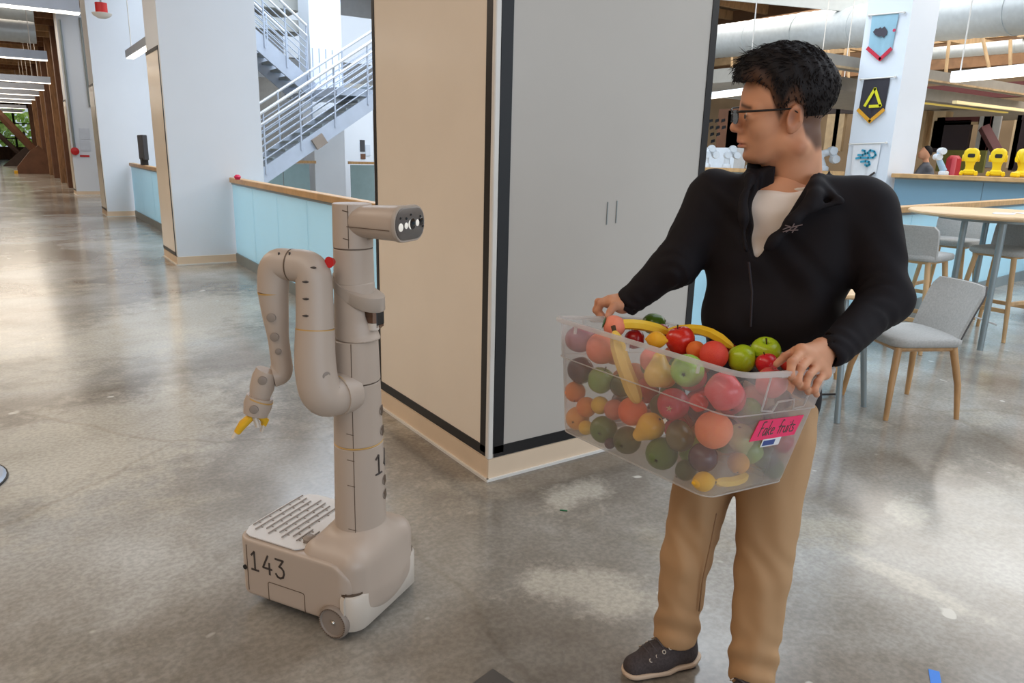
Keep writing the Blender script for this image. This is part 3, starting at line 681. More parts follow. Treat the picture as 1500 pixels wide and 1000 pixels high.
def hand(lo, hi, wrist, palm, fingers, thumb, h=.0022):
    s = SDF(lo, hi, h); w0, w1 = wrist
    s.cap(w0, w1, .027, .0255, .01, flat=(palm[4], .8))
    for a in palm[:4]: s.cap(w1, a, .0235, .0145, .014)
    s.cap(palm[0], palm[3], .015, .013, .012)
    for f, r in fingers:
        f = [Vector(p) for p in f]
        for i, (a, b_) in enumerate(zip(f[:-1], f[1:])): s.cap(a, b_, r * (1.06 - .07 * i), r * (1.0 - .07 * i), .0035 if i else .006)
        for j in f[1:-1]: s.ell(j, (r * 1.05,) * 3, None, .003)
    t, r = thumb; t = [Vector(p) for p in t]
    for i, (a, b_) in enumerate(zip(t[:-1], t[1:])): s.cap(a, b_, r * (1.25 - .14 * i), r * (1.1 - .14 * i), .012 if i == 0 else .004)
    V, Fc = s.mesh(); HV.append(V); HF.append(Fc)
    C = np.tile(SK * .96, (len(V), 1))
    for f, r in fingers + [thumb]:
        for j in f[1:-1]: d = np.linalg.norm(V - np.array(Vector(j)), axis=1); C = mixto(C, SKD, .45 * (1 - ss(r * .8, r * 1.7, d)))
        d = np.linalg.norm(V - np.array(Vector(f[-1])), axis=1); C = mixto(C, np.array(lin((214, 150, 124))[:3]), .5 * (1 - ss(r * .7, r * 1.5, d)))
    HCOL.append(C)
# his left hand (near end of the tote): back of the hand up, fingers curled under the rim, thumb over it
hand((1.30, .80, .84), (1.62, 1.04, 1.06), ((1.6070, 0.9400, 0.9910), (1.5290, 0.9450, 0.9750)),
     (Vector((1.4400, 0.9410, 0.9860)), Vector((1.4650, 0.9320, 0.9730)), Vector((1.4870, 0.9230, 0.9530)), Vector((1.5030, 0.9180, 0.9310)), (0.2, .2, .95)),
     [(((1.4400, 0.9410, 0.9840), (1.3780, 0.9200, 0.9740), (1.3650, 0.9120, 0.9490), (1.3950, 0.9200, 0.9280)), .0098), (((1.4650, 0.9320, 0.9720), (1.3990, 0.9120, 0.9580), (1.3830, 0.9050, 0.9340), (1.4120, 0.9130, 0.9130)), .0098),
      (((1.4870, 0.9230, 0.9520), (1.4240, 0.9060, 0.9400), (1.4090, 0.9000, 0.9200), (1.4370, 0.9090, 0.8990)), .0092), (((1.5030, 0.9180, 0.9300), (1.4540, 0.9010, 0.9210), (1.4400, 0.8970, 0.9060), (1.4640, 0.9050, 0.8890)), .0082)],
     (((1.5030, 0.9520, 0.9780), (1.4470, 0.9600, 0.9800), (1.4160, 0.9650, 0.9700), (1.3950, 0.9690, 0.9550)), .0100))
# his right hand (far end): fingers over the far rim, thumb inside the tote
hand((1.28, 1.38, .88), (1.56, 1.62, 1.10), ((1.4410, 1.4690, 1.0130), (1.4090, 1.4990, 0.9970)),
     (Vector((1.3790, 1.5090, 1.0040)), Vector((1.3880, 1.5330, 1.0000)), Vector((1.4000, 1.5520, 0.9940)), Vector((1.4150, 1.5640, 0.9860)), (0.2, .2, .95)),
     [(((1.3790, 1.5090, 1.0040), (1.3630, 1.5360, 0.9940), (1.3590, 1.5440, 0.9710), (1.3620, 1.5320, 0.9580)), .0105), (((1.3880, 1.5330, 1.0000), (1.3730, 1.5600, 0.9930), (1.3710, 1.5660, 0.9680), (1.3750, 1.5530, 0.9540)), .0105),
      (((1.4000, 1.5520, 0.9940), (1.3880, 1.5760, 0.9870), (1.3870, 1.5820, 0.9630), (1.3900, 1.5670, 0.9520)), .0098), (((1.4150, 1.5640, 0.9860), (1.4040, 1.5840, 0.9780), (1.4010, 1.5890, 0.9590), (1.4050, 1.5740, 0.9490)), .0088)],
     (((1.3920, 1.4850, 0.9970), (1.3620, 1.4830, 0.9940), (1.3480, 1.4800, 0.9830), (1.3380, 1.4790, 0.9700)), .0105))
n = 0; AF = []
for V, Fc in zip(HV, HF): AF.append(Fc + n); n += len(V)
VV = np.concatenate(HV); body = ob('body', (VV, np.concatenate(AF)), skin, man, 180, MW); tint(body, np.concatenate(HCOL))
# eyes
for e in (-1, 1):
    ey = ob('eye', G().lathe([(0, -.0115)] + [(.0115 * math.cos(a), .0115 * math.sin(a)) for a in np.linspace(-1.4, 1.4, 9)] + [(0, .0115)], 16, frame(hv(.0815, e * .033, -.003), Sh, None, Fh)), M('eye_white', (214, 204, 196), .25), man, 180, MW)
    g_ = hv(.0815, e * .033, -.003); d_ = (Fh + Sh * .12).normalized()
    ob('iris', G().lathe([(0, .0098), (.0056, .0103), (.0052, .0118), (0, .0123)], 16, frame(g_, Sh, None, d_)), M('iris_dark', (34, 22, 18), .15), ey, 60, MW)
# ---- hair
hair_m = M('black_hair', (22, 17, 18), .62, var=.35, scale=120, spec=.22, bump=.5, bscale=260)
s = SDF((-.15, -.115, -.1), (.16, .115, .19), .003)
s.ell((-.014, 0, .054), (.112, .0865, .090), None, .01)
s.ell((.010, 0, .096), (.098, .074, .062), None, .02)
s.ell((.064, 0, .094), (.046, .064, .036), None, .02); s.cap((.094, -.035, .086), (.096, .045, .088), .014, .014, .016)
def hairline(X): return np.interp(X, [-.15, -.075, -.045, -.03, -.012, .004, .018, .03, .045, .058, .075, .10, .16], [-.066, -.064, -.044, .004, .034, .024, -.006, .014, .056, .066, .078, .074, .078])
s.cut(lambda X, Y, Z: hairline(X) - Z, .006)
s.disp(lambda X, Y, Z: .0022 * np.sin(X * 55 + Y * 210 + Z * 60) * np.sin(Z * 95 - X * 130 + Y * 40) * np.clip((Z - .02) / .05, 0, 1))
V, Fc = s.mesh(); hair_v = vcol('cropped_hair', None, .62, .5, 260, .22); hair = ob('hair', (h2w(V), Fc), hair_v, man, 180, MW)
fade = (1 - ss(.004, .046, V[:, 2] - hairline(V[:, 0]))) * ss(.045, .07, np.abs(V[:, 1])); tint(hair, mixto(np.tile(HR * .8, (len(V), 1)), np.array(lin((112, 78, 58))[:3]), .6 * fade))
Xh, Yh, Zh = V.T; cand = np.where((Zh > hairline(Xh) + .006))[0]; r_ = np.random.default_rng(3); pick = r_.choice(cand, 1900); g = G()
for i in pick:
    p = V[i]; nrm = np.array((p[0] + .015, p[1] * 1.2, p[2] - .05)); nrm /= np.linalg.norm(nrm); top = np.clip((p[2] - .07) / .05, 0, 1)
    fl_ = np.array((1.0, p[1] * 2, .25)) * top + np.array((-.15, 0, -1.0)) * (1 - top) + r_.normal(0, .22, 3)
    fl_ -= nrm * (fl_ @ nrm) * (.75 if top > .3 else .97); fl_ /= np.linalg.norm(fl_); ln = (.012 + .016 * top) * r_.uniform(.6, 1.25)
    sd = np.cross(nrm, fl_); wd_ = .0013; q = p - nrm * .003; mid = p + fl_ * ln * .5 + nrm * (.0022 * top + .0006); e_ = p + fl_ * ln + nrm * (.003 * top * r_.uniform(-.3, 1.5))
    g.add([q - sd * wd_, q + sd * wd_, q + nrm * wd_, mid - sd * wd_ * .8, mid + sd * wd_ * .8, mid + nrm * wd_ * .9, e_], [(0, 1, 4, 3), (1, 2, 5, 4), (2, 0, 3, 5), (3, 4, 6), (4, 5, 6), (5, 3, 6)])
g.v = [tuple(p) for p in h2w(np.array(g.v))]; k_ = ob('hair_tuft', g, hair_m, hair, 180, MW); k_['kind'] = 'stuff'
# ---- glasses
gl = ob('glasses', G().tube([hv(.1135, .052, .008), hv(.1075, .063, .011), hv(.085, .074, .0115), (hv(.04, .0795, .0125)), hv(-.004, .0835, .014), hv(-.02, .086, .004)], [.002, .0032, .0028, .0026, .0024, .002], 8)
        .tube([hv(.1135, -.052, .008), hv(.1075, -.063, .011), hv(.085, -.074, .0115), hv(.04, -.0795, .0125), hv(-.004, -.0835, .014)], [.0014, .002, .0017, .0016, .0016], 8), M('black_frame', (20, 18, 20), .3), man, 60, MW)
lensm = bpy.data.materials.new('lens_glass'); lensm.use_nodes = True; nt_ = lensm.node_tree; nt_.nodes.clear()
o_ = nt_.nodes.new('ShaderNodeOutputMaterial'); mx_ = nt_.nodes.new('ShaderNodeMixShader'); t_ = nt_.nodes.new('ShaderNodeBsdfTransparent'); g_ = nt_.nodes.new('ShaderNodeBsdfGlossy'); g_.inputs[1].default_value = .03
fr_ = nt_.nodes.new('ShaderNodeFresnel'); fr_.inputs[0].default_value = 1.9; nt_.links.new(fr_.outputs[0], mx_.inputs[0]); nt_.links.new(t_.outputs[0], mx_.inputs[1]); nt_.links.new(g_.outputs[0], mx_.inputs[2]); nt_.links.new(mx_.outputs[0], o_.inputs[0])
for e in (-1, 1):
    def lp(a, k=1.0):
        cx, cz = math.cos(a), math.sin(a); u = .0225 * math.copysign(abs(cx) ** .7, cx) * k; v = .0150 * math.copysign(abs(cz) ** .7, cz) * k
        return hv(.1165 - abs(e * .0315 + u) ** 2 * 2.2, e * .0315 + u, -.004 + v)
    ring = [lp(2 * math.pi * k / 28) for k in range(29)]
    ob('lens_rim', G().tube(ring[:15], .0016, 8).tube(ring[14:], .0009, 8), M('rim_black', (24, 22, 24), .3), gl, 60, MW)
    ob('lens', G().loft([[lp(2 * math.pi * k / 28, .97) + Fh * d for k in range(28)] for d in (-.0006, .0006)]), lensm, gl, 40, MW)
ob('bridge', G().tube([hv(.1165, -.011, .0), hv(.119, 0, .003), hv(.1165, .011, .0)], .0013, 8), M('rim_black', (24, 22, 24), .3), gl, 60, MW)
# ---- t-shirt
cloth = lambda nm, c, r=.8, v=.04, bs=900: M(nm, c, r, var=v, bump=.12, bscale=bs, spec=.2, scale=10)
s = SDF((1.42, .9, .7), (1.95, 1.5, 1.42), .0055); torso(s, -.004)
NK = hv(-.047, 0, -.165)
s.cap(NK - Vector((0, 0, .10)), NK + Vector((0, 0, .05)), .092, .0745, .03)
def TA(X, Y, Z): return (X - NB.x) * T1.x + (Y - NB.y) * T1.y, (X - NB.x) * T0.x + (Y - NB.y) * T0.y
neck_lo, neck_hi = NB + Vector((.0, 0, -.03)), NB + Vector((.02, .0, .12))
s.cut(lambda X, Y, Z: Z - NK.z + .30 * ((X - NK.x) * T0.x + (Y - NK.y) * T0.y), .003)
s.cap(NK - Vector((0, 0, .09)), NK + Vector((0, 0, .12)), .0665, .0685, .003, 'sub')
s.disp(lambda X, Y, Z: .0016 * np.sin(TA(X, Y, Z)[0] * 75 + Z * 45) * np.sin(Z * 32))
ts = ob('t_shirt', s.mesh(), cloth('white_tshirt', (240, 230, 222)), man, 180, MW)
g = G().tube([NK + (T1 * math.cos(a) + T0 * math.sin(a)) * .0725 + Vector((0, 0, -.0217 * math.sin(a))) for a in np.linspace(0, 2 * math.pi, 40)], .0068, 8, False)
ob('neckband', g, cloth('white_rib', (232, 220, 208)), ts, 180, MW)
# ---- jacket
jk = M('black_jacket', (22, 18, 22), .75, var=.08, scale=14, bump=.1, bscale=1100, spec=.22)
s = SDF((1.28, .80, .68), (2.06, 1.66, 1.50), .0055); torso(s, .015)
for sh, el, wr, f in ((shR, elR, wrR, .16), (shL, elL, wrL, .05)):
    w2 = wr + (wr - el) * f * 0
    s.cap(sh, el, .071, .057, .03); s.cap(el, w2, .057, .040, .03)
s.cap(hem - T1 * .05 - Vector((0, 0, .04)), hem + T1 * .05 - Vector((0, 0, .04)), .114, None, .03, flat=(TP, .95))
# collar standing around the neck, open in front
cl = [NB + Vector((0, 0, .012)) + T0 * (.005 + .088 * math.sin(a)) + T1 * (.093 * math.cos(a)) + Vector((0, 0, .018 - .055 * max(0, math.sin(a)))) for a in np.linspace(-math.pi / 2 - 1.35, -math.pi / 2 + 1.35, 13)]
for a, b_ in zip(cl[:-1], cl[1:]): s.cap(a, b_, .013, .013, .02); s.cap(a + Vector((0, 0, .020)) - T0 * .002, b_ + Vector((0, 0, .020)) - T0 * .002, .009, .009, .012)
# turned-back lapels either side of the zip
lapL = [NB + T1 * .083 + T0 * .02 + Vector((0, 0, .002)), NB + T1 * .082 + T0 * .065 + Vector((0, 0, -.016)), NB + T1 * .085 + T0 * .098 + Vector((0, 0, -.04)), NB + T1 * .05 + T0 * .125 + Vector((0, 0, -.095)), NB - T1 * .005 + T0 * .133 + Vector((0, 0, -.165))]
lapR = [NB - T1 * .088 + T0 * .02 + Vector((0, 0, .012)), NB - T1 * .075 + T0 * .075 + Vector((0, 0, .0)), NB - T1 * .075 + T0 * .11 + Vector((0, 0, -.04)), NB - T1 * .07 + T0 * .13 + Vector((0, 0, -.10)), NB - T1 * .05 + T0 * .135 + Vector((0, 0, -.17))]
for lp_, r0 in ((lapL, .017), (lapR, .013)):
    for a, b_ in zip(lp_[:-1], lp_[1:]): s.cap(a, b_, r0, r0 * .8, .012)
s.cap(NB + T1 * .084 + T0 * .05 + Vector((0, 0, -.012)), NB + T1 * .145 + T0 * .085 + Vector((0, 0, -.045)), .015, .008, .014)
s.cap(NB + T1 * .09 + T0 * .088 + Vector((0, 0, -.034)), NB + T1 * .085 + T0 * .112 + Vector((0, 0, -.058)), .017, .013, .014)
s.cap(NB + T1 * .145 + T0 * .085 + Vector((0, 0, -.045)), NB + T1 * .05 + T0 * .13 + Vector((0, 0, -.085)), .007, .007, .012)
VZ = [1.15, 1.165, 1.223, 1.27, 1.318, 1.355, 1.40, 1.5]; VL = [-.040, -.044, -.056, -.060, -.058, -.054, -.052, -.05]; VR = [-.036, -.030, .004, .030, .050, .064, .066, .066]
def vcut(X, Y, Z):
    a, f = TA(X, Y, Z); inside = np.minimum(np.minimum(a - np.interp(Z, VZ, VL), np.interp(Z, VZ, VR) - a), np.minimum(f - .03, Z - 1.155)); return inside
s.cut(lambda X, Y, Z: vcut(X, Y, Z), .004)
s.cap(NK - Vector((0, 0, .02)), NK + Vector((0, 0, .2)), .081, .086, .004, 'sub')
s.cut(lambda X, Y, Z: .715 - Z, .004)
for wr, el in ((wrR, elR), (wrL, elL)):
    d = (wr - el).normalized(); s.cap(wr - d * .012, wr + d * .08, .0285, .034, .003, 'sub')
def wrinkle(X, Y, Z):
    w = .0042 * np.sin((X * .5 - Y * .9) * 46 + Z * 30 + 3 * np.sin(Z * 14 + X * 9)) * np.clip(np.sin(Z * 17 - Y * 15 + X * 11) + .35, 0, 1)
    for el, wr, sh, am in ((elL, wrL, shL, .0052), (elR, wrR, shR, .0045)):
        d = (wr - sh).normalized(); dist = np.sqrt((X - el.x) ** 2 + (Y - el.y) ** 2 + (Z - el.z) ** 2)
        ph = (X - el.x) * d.x + (Y - el.y) * d.y + (Z - el.z) * d.z
        w += am * np.sin(ph * 95 + 9 * np.sin(X * 24 + Y * 17 + Z * 13) + 40 * (Z - el.z)) * np.clip(np.sin(X * 33 - Y * 27 + Z * 19) + .5, 0, 1) * np.exp(-(dist / .10) ** 2)
        dw = np.sqrt((X - wr.x) ** 2 + (Y - wr.y) ** 2 + (Z - wr.z) ** 2); d2 = (wr - el).normalized(); w += .003 * np.sin(((X - wr.x) * d2.x + (Y - wr.y) * d2.y + (Z - wr.z) * d2.z) * 190 + 2 * np.sin(Z * 60)) * np.exp(-(dw / .06) ** 2)
    return w
s.disp(wrinkle); jacket = ob('jacket', s.mesh(), jk, man, 180, MW)
jkg = M('jacket_trim', (44, 38, 44), .5)
zp = [NB - T1 * .038 + T0 * .165 + Vector((0, 0, -.20)), waist - T1 * .035 + T0 * .128 + Vector((0, 0, .09)), waist - T1 * .03 + T0 * .124]
ob('zip', G().tube(zp, .003, 8), jkg, jacket, 60, MW)
# small bird-skeleton emblem on his left chest
TE = frame((1.5590, 1.0860, 1.2420), T1, None, T0 + Vector((0, 0, .12)))
g = G(); E_ = M('emblem_grey', (112, 98, 100), .5)
for pl in ([(-.020, -.004), (-.010, .001), (.0, .003), (.010, .006), (.022, .010)], [(-.016, .006), (-.006, .004), (.002, .001)], [(-.012, -.010), (-.004, -.002), (.001, .004), (.004, .011)], [(.002, -.010), (.005, -.002), (.011, .004)], [(-.019, -.010), (-.008, -.005), (.004, -.004), (.014, -.003)]):
    stroke(g, pl, .0022, TE, .003)
ob('emblem', g, E_, jacket, W=MW)
# ---- trousers
tan = M('tan_twill', (178, 141, 103), .72, var=.05, scale=5, bump=.12, bscale=1300, spec=.25)
s = SDF((1.24, .86, .03), (1.86, 1.42, .92), .0055)
s.cap(hem - T1 * .05, hem + T1 * .05, .104, None, .03, flat=(TP, .95)); s.cap(pel - T1 * .052, pel + T1 * .052, .110, None, .05, flat=(TP, .95))
dn = Vector((0, 0, -1))
s.cap(hpR + Vector((0, 0, -.01)), knR, .093, .068, .022); s.cap(knR, anR + Vector((0, 0, .02)), .066, .058, .02); s.cap(anR + Vector((0, 0, .03)), anR + Vector((-.004, 0, -.012)), .058, .060, .012)
s.cap(hpL + Vector((0, 0, -.01)), knL, .097, .070, .022); s.cap(knL, anL + Vector((0, 0, .02)), .070, .058, .02); s.cap(anL + Vector((0, 0, .03)), anL + Vector((0, 0, -.03)), .058, .060, .012)
def twr(X, Y, Z):
    w = .0022 * np.sin((X - Y) * 60 + Z * 9 + 3 * np.sin(Z * 11 + Y * 8)) * np.clip(np.sin(Z * 9 + X * 21) + .5, 0, 1)
    for an, kn in ((anR, knR), (anL, knL)):
        d = np.hypot(X - an.x, Y - an.y); q = np.exp(-((Z - an.z - .07) / .05) ** 2) * (d < .12)
        w += .006 * np.sin(Z * 70 + (X - an.x) * 60 + (Y - an.y) * 45 + 2) * q
        d = np.sqrt((X - kn.x) ** 2 + (Y - kn.y) ** 2 + ((Z - kn.z) * .8) ** 2); w += .0035 * np.sin(Z * 42 + (X - kn.x) * 80 - (Y - kn.y) * 65 + 2 * np.sin(Z * 30)) * np.exp(-(d / .10) ** 2)
        w += .003 * np.sin((X * .8 - Y) * 48 + Z * 12) * np.exp(-((Z - .52) / .13) ** 2) * .5
    return w
s.disp(twr); s.cut(lambda X, Y, Z: Z - .88, .004)
s.cut(lambda X, Y, Z: np.where(np.hypot(X - anR.x, Y - anR.y) < .1, .083, .06) - Z, .003)
for an in (anR, anL): s.cap(an + Vector((0, 0, -.09)), an + Vector((0, 0, .012)), .050, .048, .003, 'sub')
tr = ob('trousers', s.mesh(), tan, man, 180, MW)
g = G().tube([hpR * .0 + Vector((1.4190, 1.1090, 0.5140)), Vector((1.4280, 1.1260, 0.4090)), Vector((1.4260, 1.1380, 0.3020)), Vector((1.4300, 1.1420, 0.2040))], .0018, 6)
ob('seam', g, M('tan_seam', (140, 106, 74), .8), tr, 180, MW)
# ---- shoes
knit = M('charcoal_knit', (66, 58, 58), .85, var=.25, scale=160, bump=.4, bscale=500)
sole_m = M('cream_sole', (206, 182, 158), .6); sole_d = M('dark_outsole', (52, 46, 46), .7); lace_m = M('shoe_lace', (74, 66, 66), .8); eyelet_m = M('eyelet', (196, 184, 170), .4)
def shoe(heel, toe, an, label):
    d = (Vector(toe) - Vector(heel)); L_ = d.length; d.normalize(); sd = Vector((-d.y, d.x, 0)); h = Vector(heel); k = L_ / .27; up = Vector((0, 0, 1))
    def P(f, l, z): return h + d * f * k + sd * l * k + up * z * k
    lo = np.minimum(np.array(h), np.array(toe)) - .09; hi = np.maximum(np.array(h), np.array(toe)) + .09; lo[2] = -.01; hi[2] = .16
    s = SDF(lo, hi, .0042)
    s.cap(P(.045, 0, .052), P(.05, 0, .095), .036 * k, .038 * k, .02); s.cap(P(.05, 0, .05), P(.15, .002, .048), .037 * k, .042 * k, .02)
    s.cap(P(.14, .002, .046), P(.222, .004, .034), .044 * k, .034 * k, .02); s.cap(P(.10, 0, .085), P(.17, 0, .062), .026 * k, .022 * k, .02)
    s.cut(lambda X, Y, Z: .022 * k - Z, .004); s.cut(lambda X, Y, Z: Z - .108 * k, .004)
    s.cap(P(.05, 0, .09), P(.05, 0, .16), .029 * k, .032 * k, .004, 'sub')
    sh = ob('shoe', s.mesh(), knit, man, 180, MW)
    so = SDF(lo, hi, .0042); so.cap(P(.045, 0, .024), P(.13, 0, .022), .042 * k, .041 * k, .015); so.cap(P(.13, .002, .022), P(.220, .004, .026), .047 * k, .041 * k, .015); so.cap(P(.012, 0, .032), P(.03, 0, .028), .026 * k, .03 * k, .015)
    so.cut(lambda X, Y, Z: Z - (.026 * k + .014 * np.clip(.06 - ((X - h.x) * d.x + (Y - h.y) * d.y), 0, .1) * 4), .003); so.cut(lambda X, Y, Z: .007 - Z, .002)
    ob('sole', so.mesh(), sole_m, sh, 180, MW)
    g = G().box(P(.12, .001, .0045), (.2 * k, .066 * k, .008), Matrix((d, sd, up)).transposed(), .003); ob('outsole', g, sole_d, sh, W=MW)
    for q in range(4):
        f = .122 + .021 * q; z = .118 - .0100 * q
        ob('lace', G().tube([P(f - .004, -.026, z - .012), P(f + .006, 0, z + .002), P(f - .004, .026, z - .012)], .0028 * k, 8), lace_m, sh, 180, MW)
        for e in (-1, 1):
            c_ = P(f - .002, e * .034, z - .021); T = frame(c_, d, None, sd * e + up * .8)
            ob('eyelet', G().tube([T @ Vector((.0048 * math.cos(a), .0048 * math.sin(a), 0)) for a in np.linspace(0, 6.283, 13)], .0014, 6, False), eyelet_m, sh, 180, MW)
    return sh
shoe((1.485, 1.178, 0), (1.248, 1.246, 0), anR, '')
shoe((1.525, .985, 0), (1.29, .965, 0), anL, '')
# ================================================================== the tote and the fruit in it
TL, TW, TH, TK = .5729, .3766, .2995, .843
TR = Matrix(((0.06614157, 0.98935651, 0.12961091), (-0.99771301, 0.06738817, -0.0052512), (-0.01392955, -0.12896717, 0.99155103)))
TP0 = Vector((1.36524, 1.20714, .95732))
tote = root('tote', 'frosted clear plastic tote full of fruit, held in the man\'s two hands', 'box', tuple(TP0 + TR @ Vector((0, 0, -TH)))); tote.rotation_euler = TR.to_euler()
TMX = Matrix.Translation(TP0) @ TR.to_4x4()
def plastic(name, fac, c=(236, 234, 232), rough=.25):
    mt = bpy.data.materials.new(name); mt.use_nodes = True; nt = mt.node_tree; b = nt.nodes['Principled BSDF']; out = nt.nodes['Material Output']
    b.inputs['Base Color'].default_value = lin(c); b.inputs['Roughness'].default_value = rough
    t = nt.nodes.new('ShaderNodeBsdfTransparent'); t.inputs[0].default_value = (.985, .985, .985, 1); m = nt.nodes.new('ShaderNodeMixShader')
    tl = nt.nodes.new('ShaderNodeBsdfTranslucent'); tl.inputs[0].default_value = lin(c); m2 = nt.nodes.new('ShaderNodeMixShader'); m2.inputs[0].default_value = .6
    lw = nt.nodes.new('ShaderNodeLayerWeight'); lw.inputs[0].default_value = .25; mr = nt.nodes.new('ShaderNodeMapRange'); mr.inputs[3].default_value = fac; mr.inputs[4].default_value = min(1, fac + .55)
    L = nt.links; L.new(b.outputs[0], m2.inputs[1]); L.new(tl.outputs[0], m2.inputs[2]); L.new(lw.outputs['Facing'], mr.inputs[0]); L.new(mr.outputs[0], m.inputs[0])
    L.new(t.outputs[0], m.inputs[1]); L.new(m2.outputs[0], m.inputs[2]); L.new(m.outputs[0], out.inputs[0]); return mt
pl_wall, pl_rim = plastic('frosted_plastic', .07), plastic('frosted_rim', .38)
def tring(z, off, r=.035, n=6):
    k = 1 + (1 - TK) / TH * z
    return [(x, y, z + TH) for x, y in rrect(TL * k + 2 * off, TW * k + 2 * off, max(.006, r + off), n)]
STEP = -.098
outer = [tring(-TH + .0, -.012, .03), tring(-TH + .004, -.003), tring(-TH + .014, .0), tring(STEP - .004, .0), tring(STEP, .0035), tring(-.006, .0035), tring(0, .0035)]
inner = [tring(0, .0005), tring(STEP + .002, .0005), tring(STEP - .004, -.0028), tring(-TH + .014, -.0028), tring(-TH + .006, -.006), tring(-TH + .004, -.014, .03)]
ob('shell', G().loft(outer + inner), pl_wall, tote, 40)
rim = G(); n_ = len(tring(0, 0)); sec = [(.002, -.002), (.013, -.001), (.015, -.004), (.0145, -.012), (.0125, -.012), (.012, -.005), (.002, -.006)]
rings = [[(p[0], p[1], p[2] + dz) for p in tring(0, o)] for o, dz in [(a, b_ + .004) for a, b_ in sec]]
rings.append(rings[0]); rim.loft(rings, cap=False); ob('rim', rim, pl_rim, tote, 40)
g = G().tube([p for p in tring(STEP, .0045)] + [tring(STEP, .0045)[0]], .0016, 6, False); ob('step_ridge', g, pl_rim, tote, 180)
g = G().tube([p for p in tring(-TH + .004, -.002)] + [tring(-TH + .004, -.002)[0]], .0018, 6, False); ob('foot_ridge', g, pl_rim, tote, 180)
for e in (-1, 1):
    def EP(y, z, o=.005): k = 1 + (1 - TK) / TH * z; return Vector((e * (TL * k / 2 + o), y, z + TH))
    h = ob('handle', G().tube([EP(-.085, -.004), EP(-.075, -.09), EP(-.03, -.094), EP(-.02, -.072), EP(.045, -.070), EP(.055, -.094), EP(.098, -.09), EP(.108, -.004)], .0022, 6), pl_rim, tote, 180)
    ob('handle_ledge', G().box(EP(.0125, -.010, .006), (.012, .135, .006), None, .002), pl_rim, h)
for x in (-.2, -.02, .185):
    k = 1; ob('rim_rib', G().box((x, -TW / 2 - .009, TH - .014), (.003, .009, .024)), pl_rim, tote)
# pink tape label with the hand-written words, and the maker's sticker under it
k_ = 1 + (1 - TK) / TH * -.13; nrm = Vector((1, 0, -(1 - TK) * TL / 2 / TH)).normalized()
def ELP(y, z, o=.0022): k = 1 + (1 - TK) / TH * z; return Vector((TL * k / 2, y, z + TH)) + nrm * o
Y_, Z_ = Vector((0, 1, 0)), nrm.cross(Vector((0, 1, 0)))
TLb = frame(ELP(.022, -.1385), Y_, None, nrm)
pink = M('pink_tape', (236, 44, 100), .55, var=.02)
lab = ob('label', G().prism([(-.098, -.026), (.086, -.026), (.098, .024), (-.086, .024)], TLb, .0012), pink, tote)
W_ = {'F': ([[(.1, 0), (.2, 1)], [(.2, 1), (.62, 1.02)], [(.15, .55), (.5, .58)]], .62), 'a': ([[(.5, .5), (.2, .5), (.05, .2), (.2, 0), (.42, .12), (.52, .5)], [(.5, .4), (.55, 0)]], .6), 'k': ([[(.1, 0), (.2, 1)], [(.5, .52), (.13, .28), (.52, 0)]], .56), 'e': ([[(.08, .25), (.48, .32), (.45, .48), (.2, .5), (.06, .25), (.18, .02), (.5, .08)]], .58), ' ': ([], .5),
      'f': ([[(.55, .95), (.35, 1), (.25, .8), (.2, 0)], [(.02, .5), (.45, .55)]], .46), 'r': ([[(.1, .5), (.1, 0)], [(.1, .3), (.25, .5), (.45, .48)]], .46), 'u': ([[(.08, .5), (.1, .1), (.28, 0), (.48, .15), (.5, .5)], [(.5, .5), (.52, 0)]], .6), 'i': ([[(.12, .5), (.12, 0)], [(.14, .72), (.15, .76)]], .26), 't': ([[(.22, .85), (.2, .1), (.38, 0)], [(.0, .52), (.45, .56)]], .44), 's': ([[(.42, .48), (.15, .5), (.1, .33), (.38, .2), (.35, .02), (.04, .02)]], .48)}
u0 = -.074; SZ = .034
for ch in 'Fake fruits':
    st_, adv = W_[ch]
    if st_:
        g = G()
        for pl in st_: stroke(g, [(u0 + p[0] * SZ * .74 + p[1] * .004, -.015 + p[1] * SZ) for p in pl], .0027, TLb @ Matrix.Translation((0, 0, .0011)), .0006)
        ob('letter', g, ink, lab)
    u0 += adv * SZ * .78
stk = ob('sticker', G().prism([(-.045, -.046), (.03, -.046), (.032, -.026), (-.043, -.026)], TLb, .0008), M('sticker_white', (222, 222, 224), .5), tote)
ob('sticker_print', G().prism([(-.040, -.043), (.008, -.043), (.009, -.030), (-.039, -.030)], TLb, .0012), M('sticker_blue', (38, 62, 132), .5), stk)
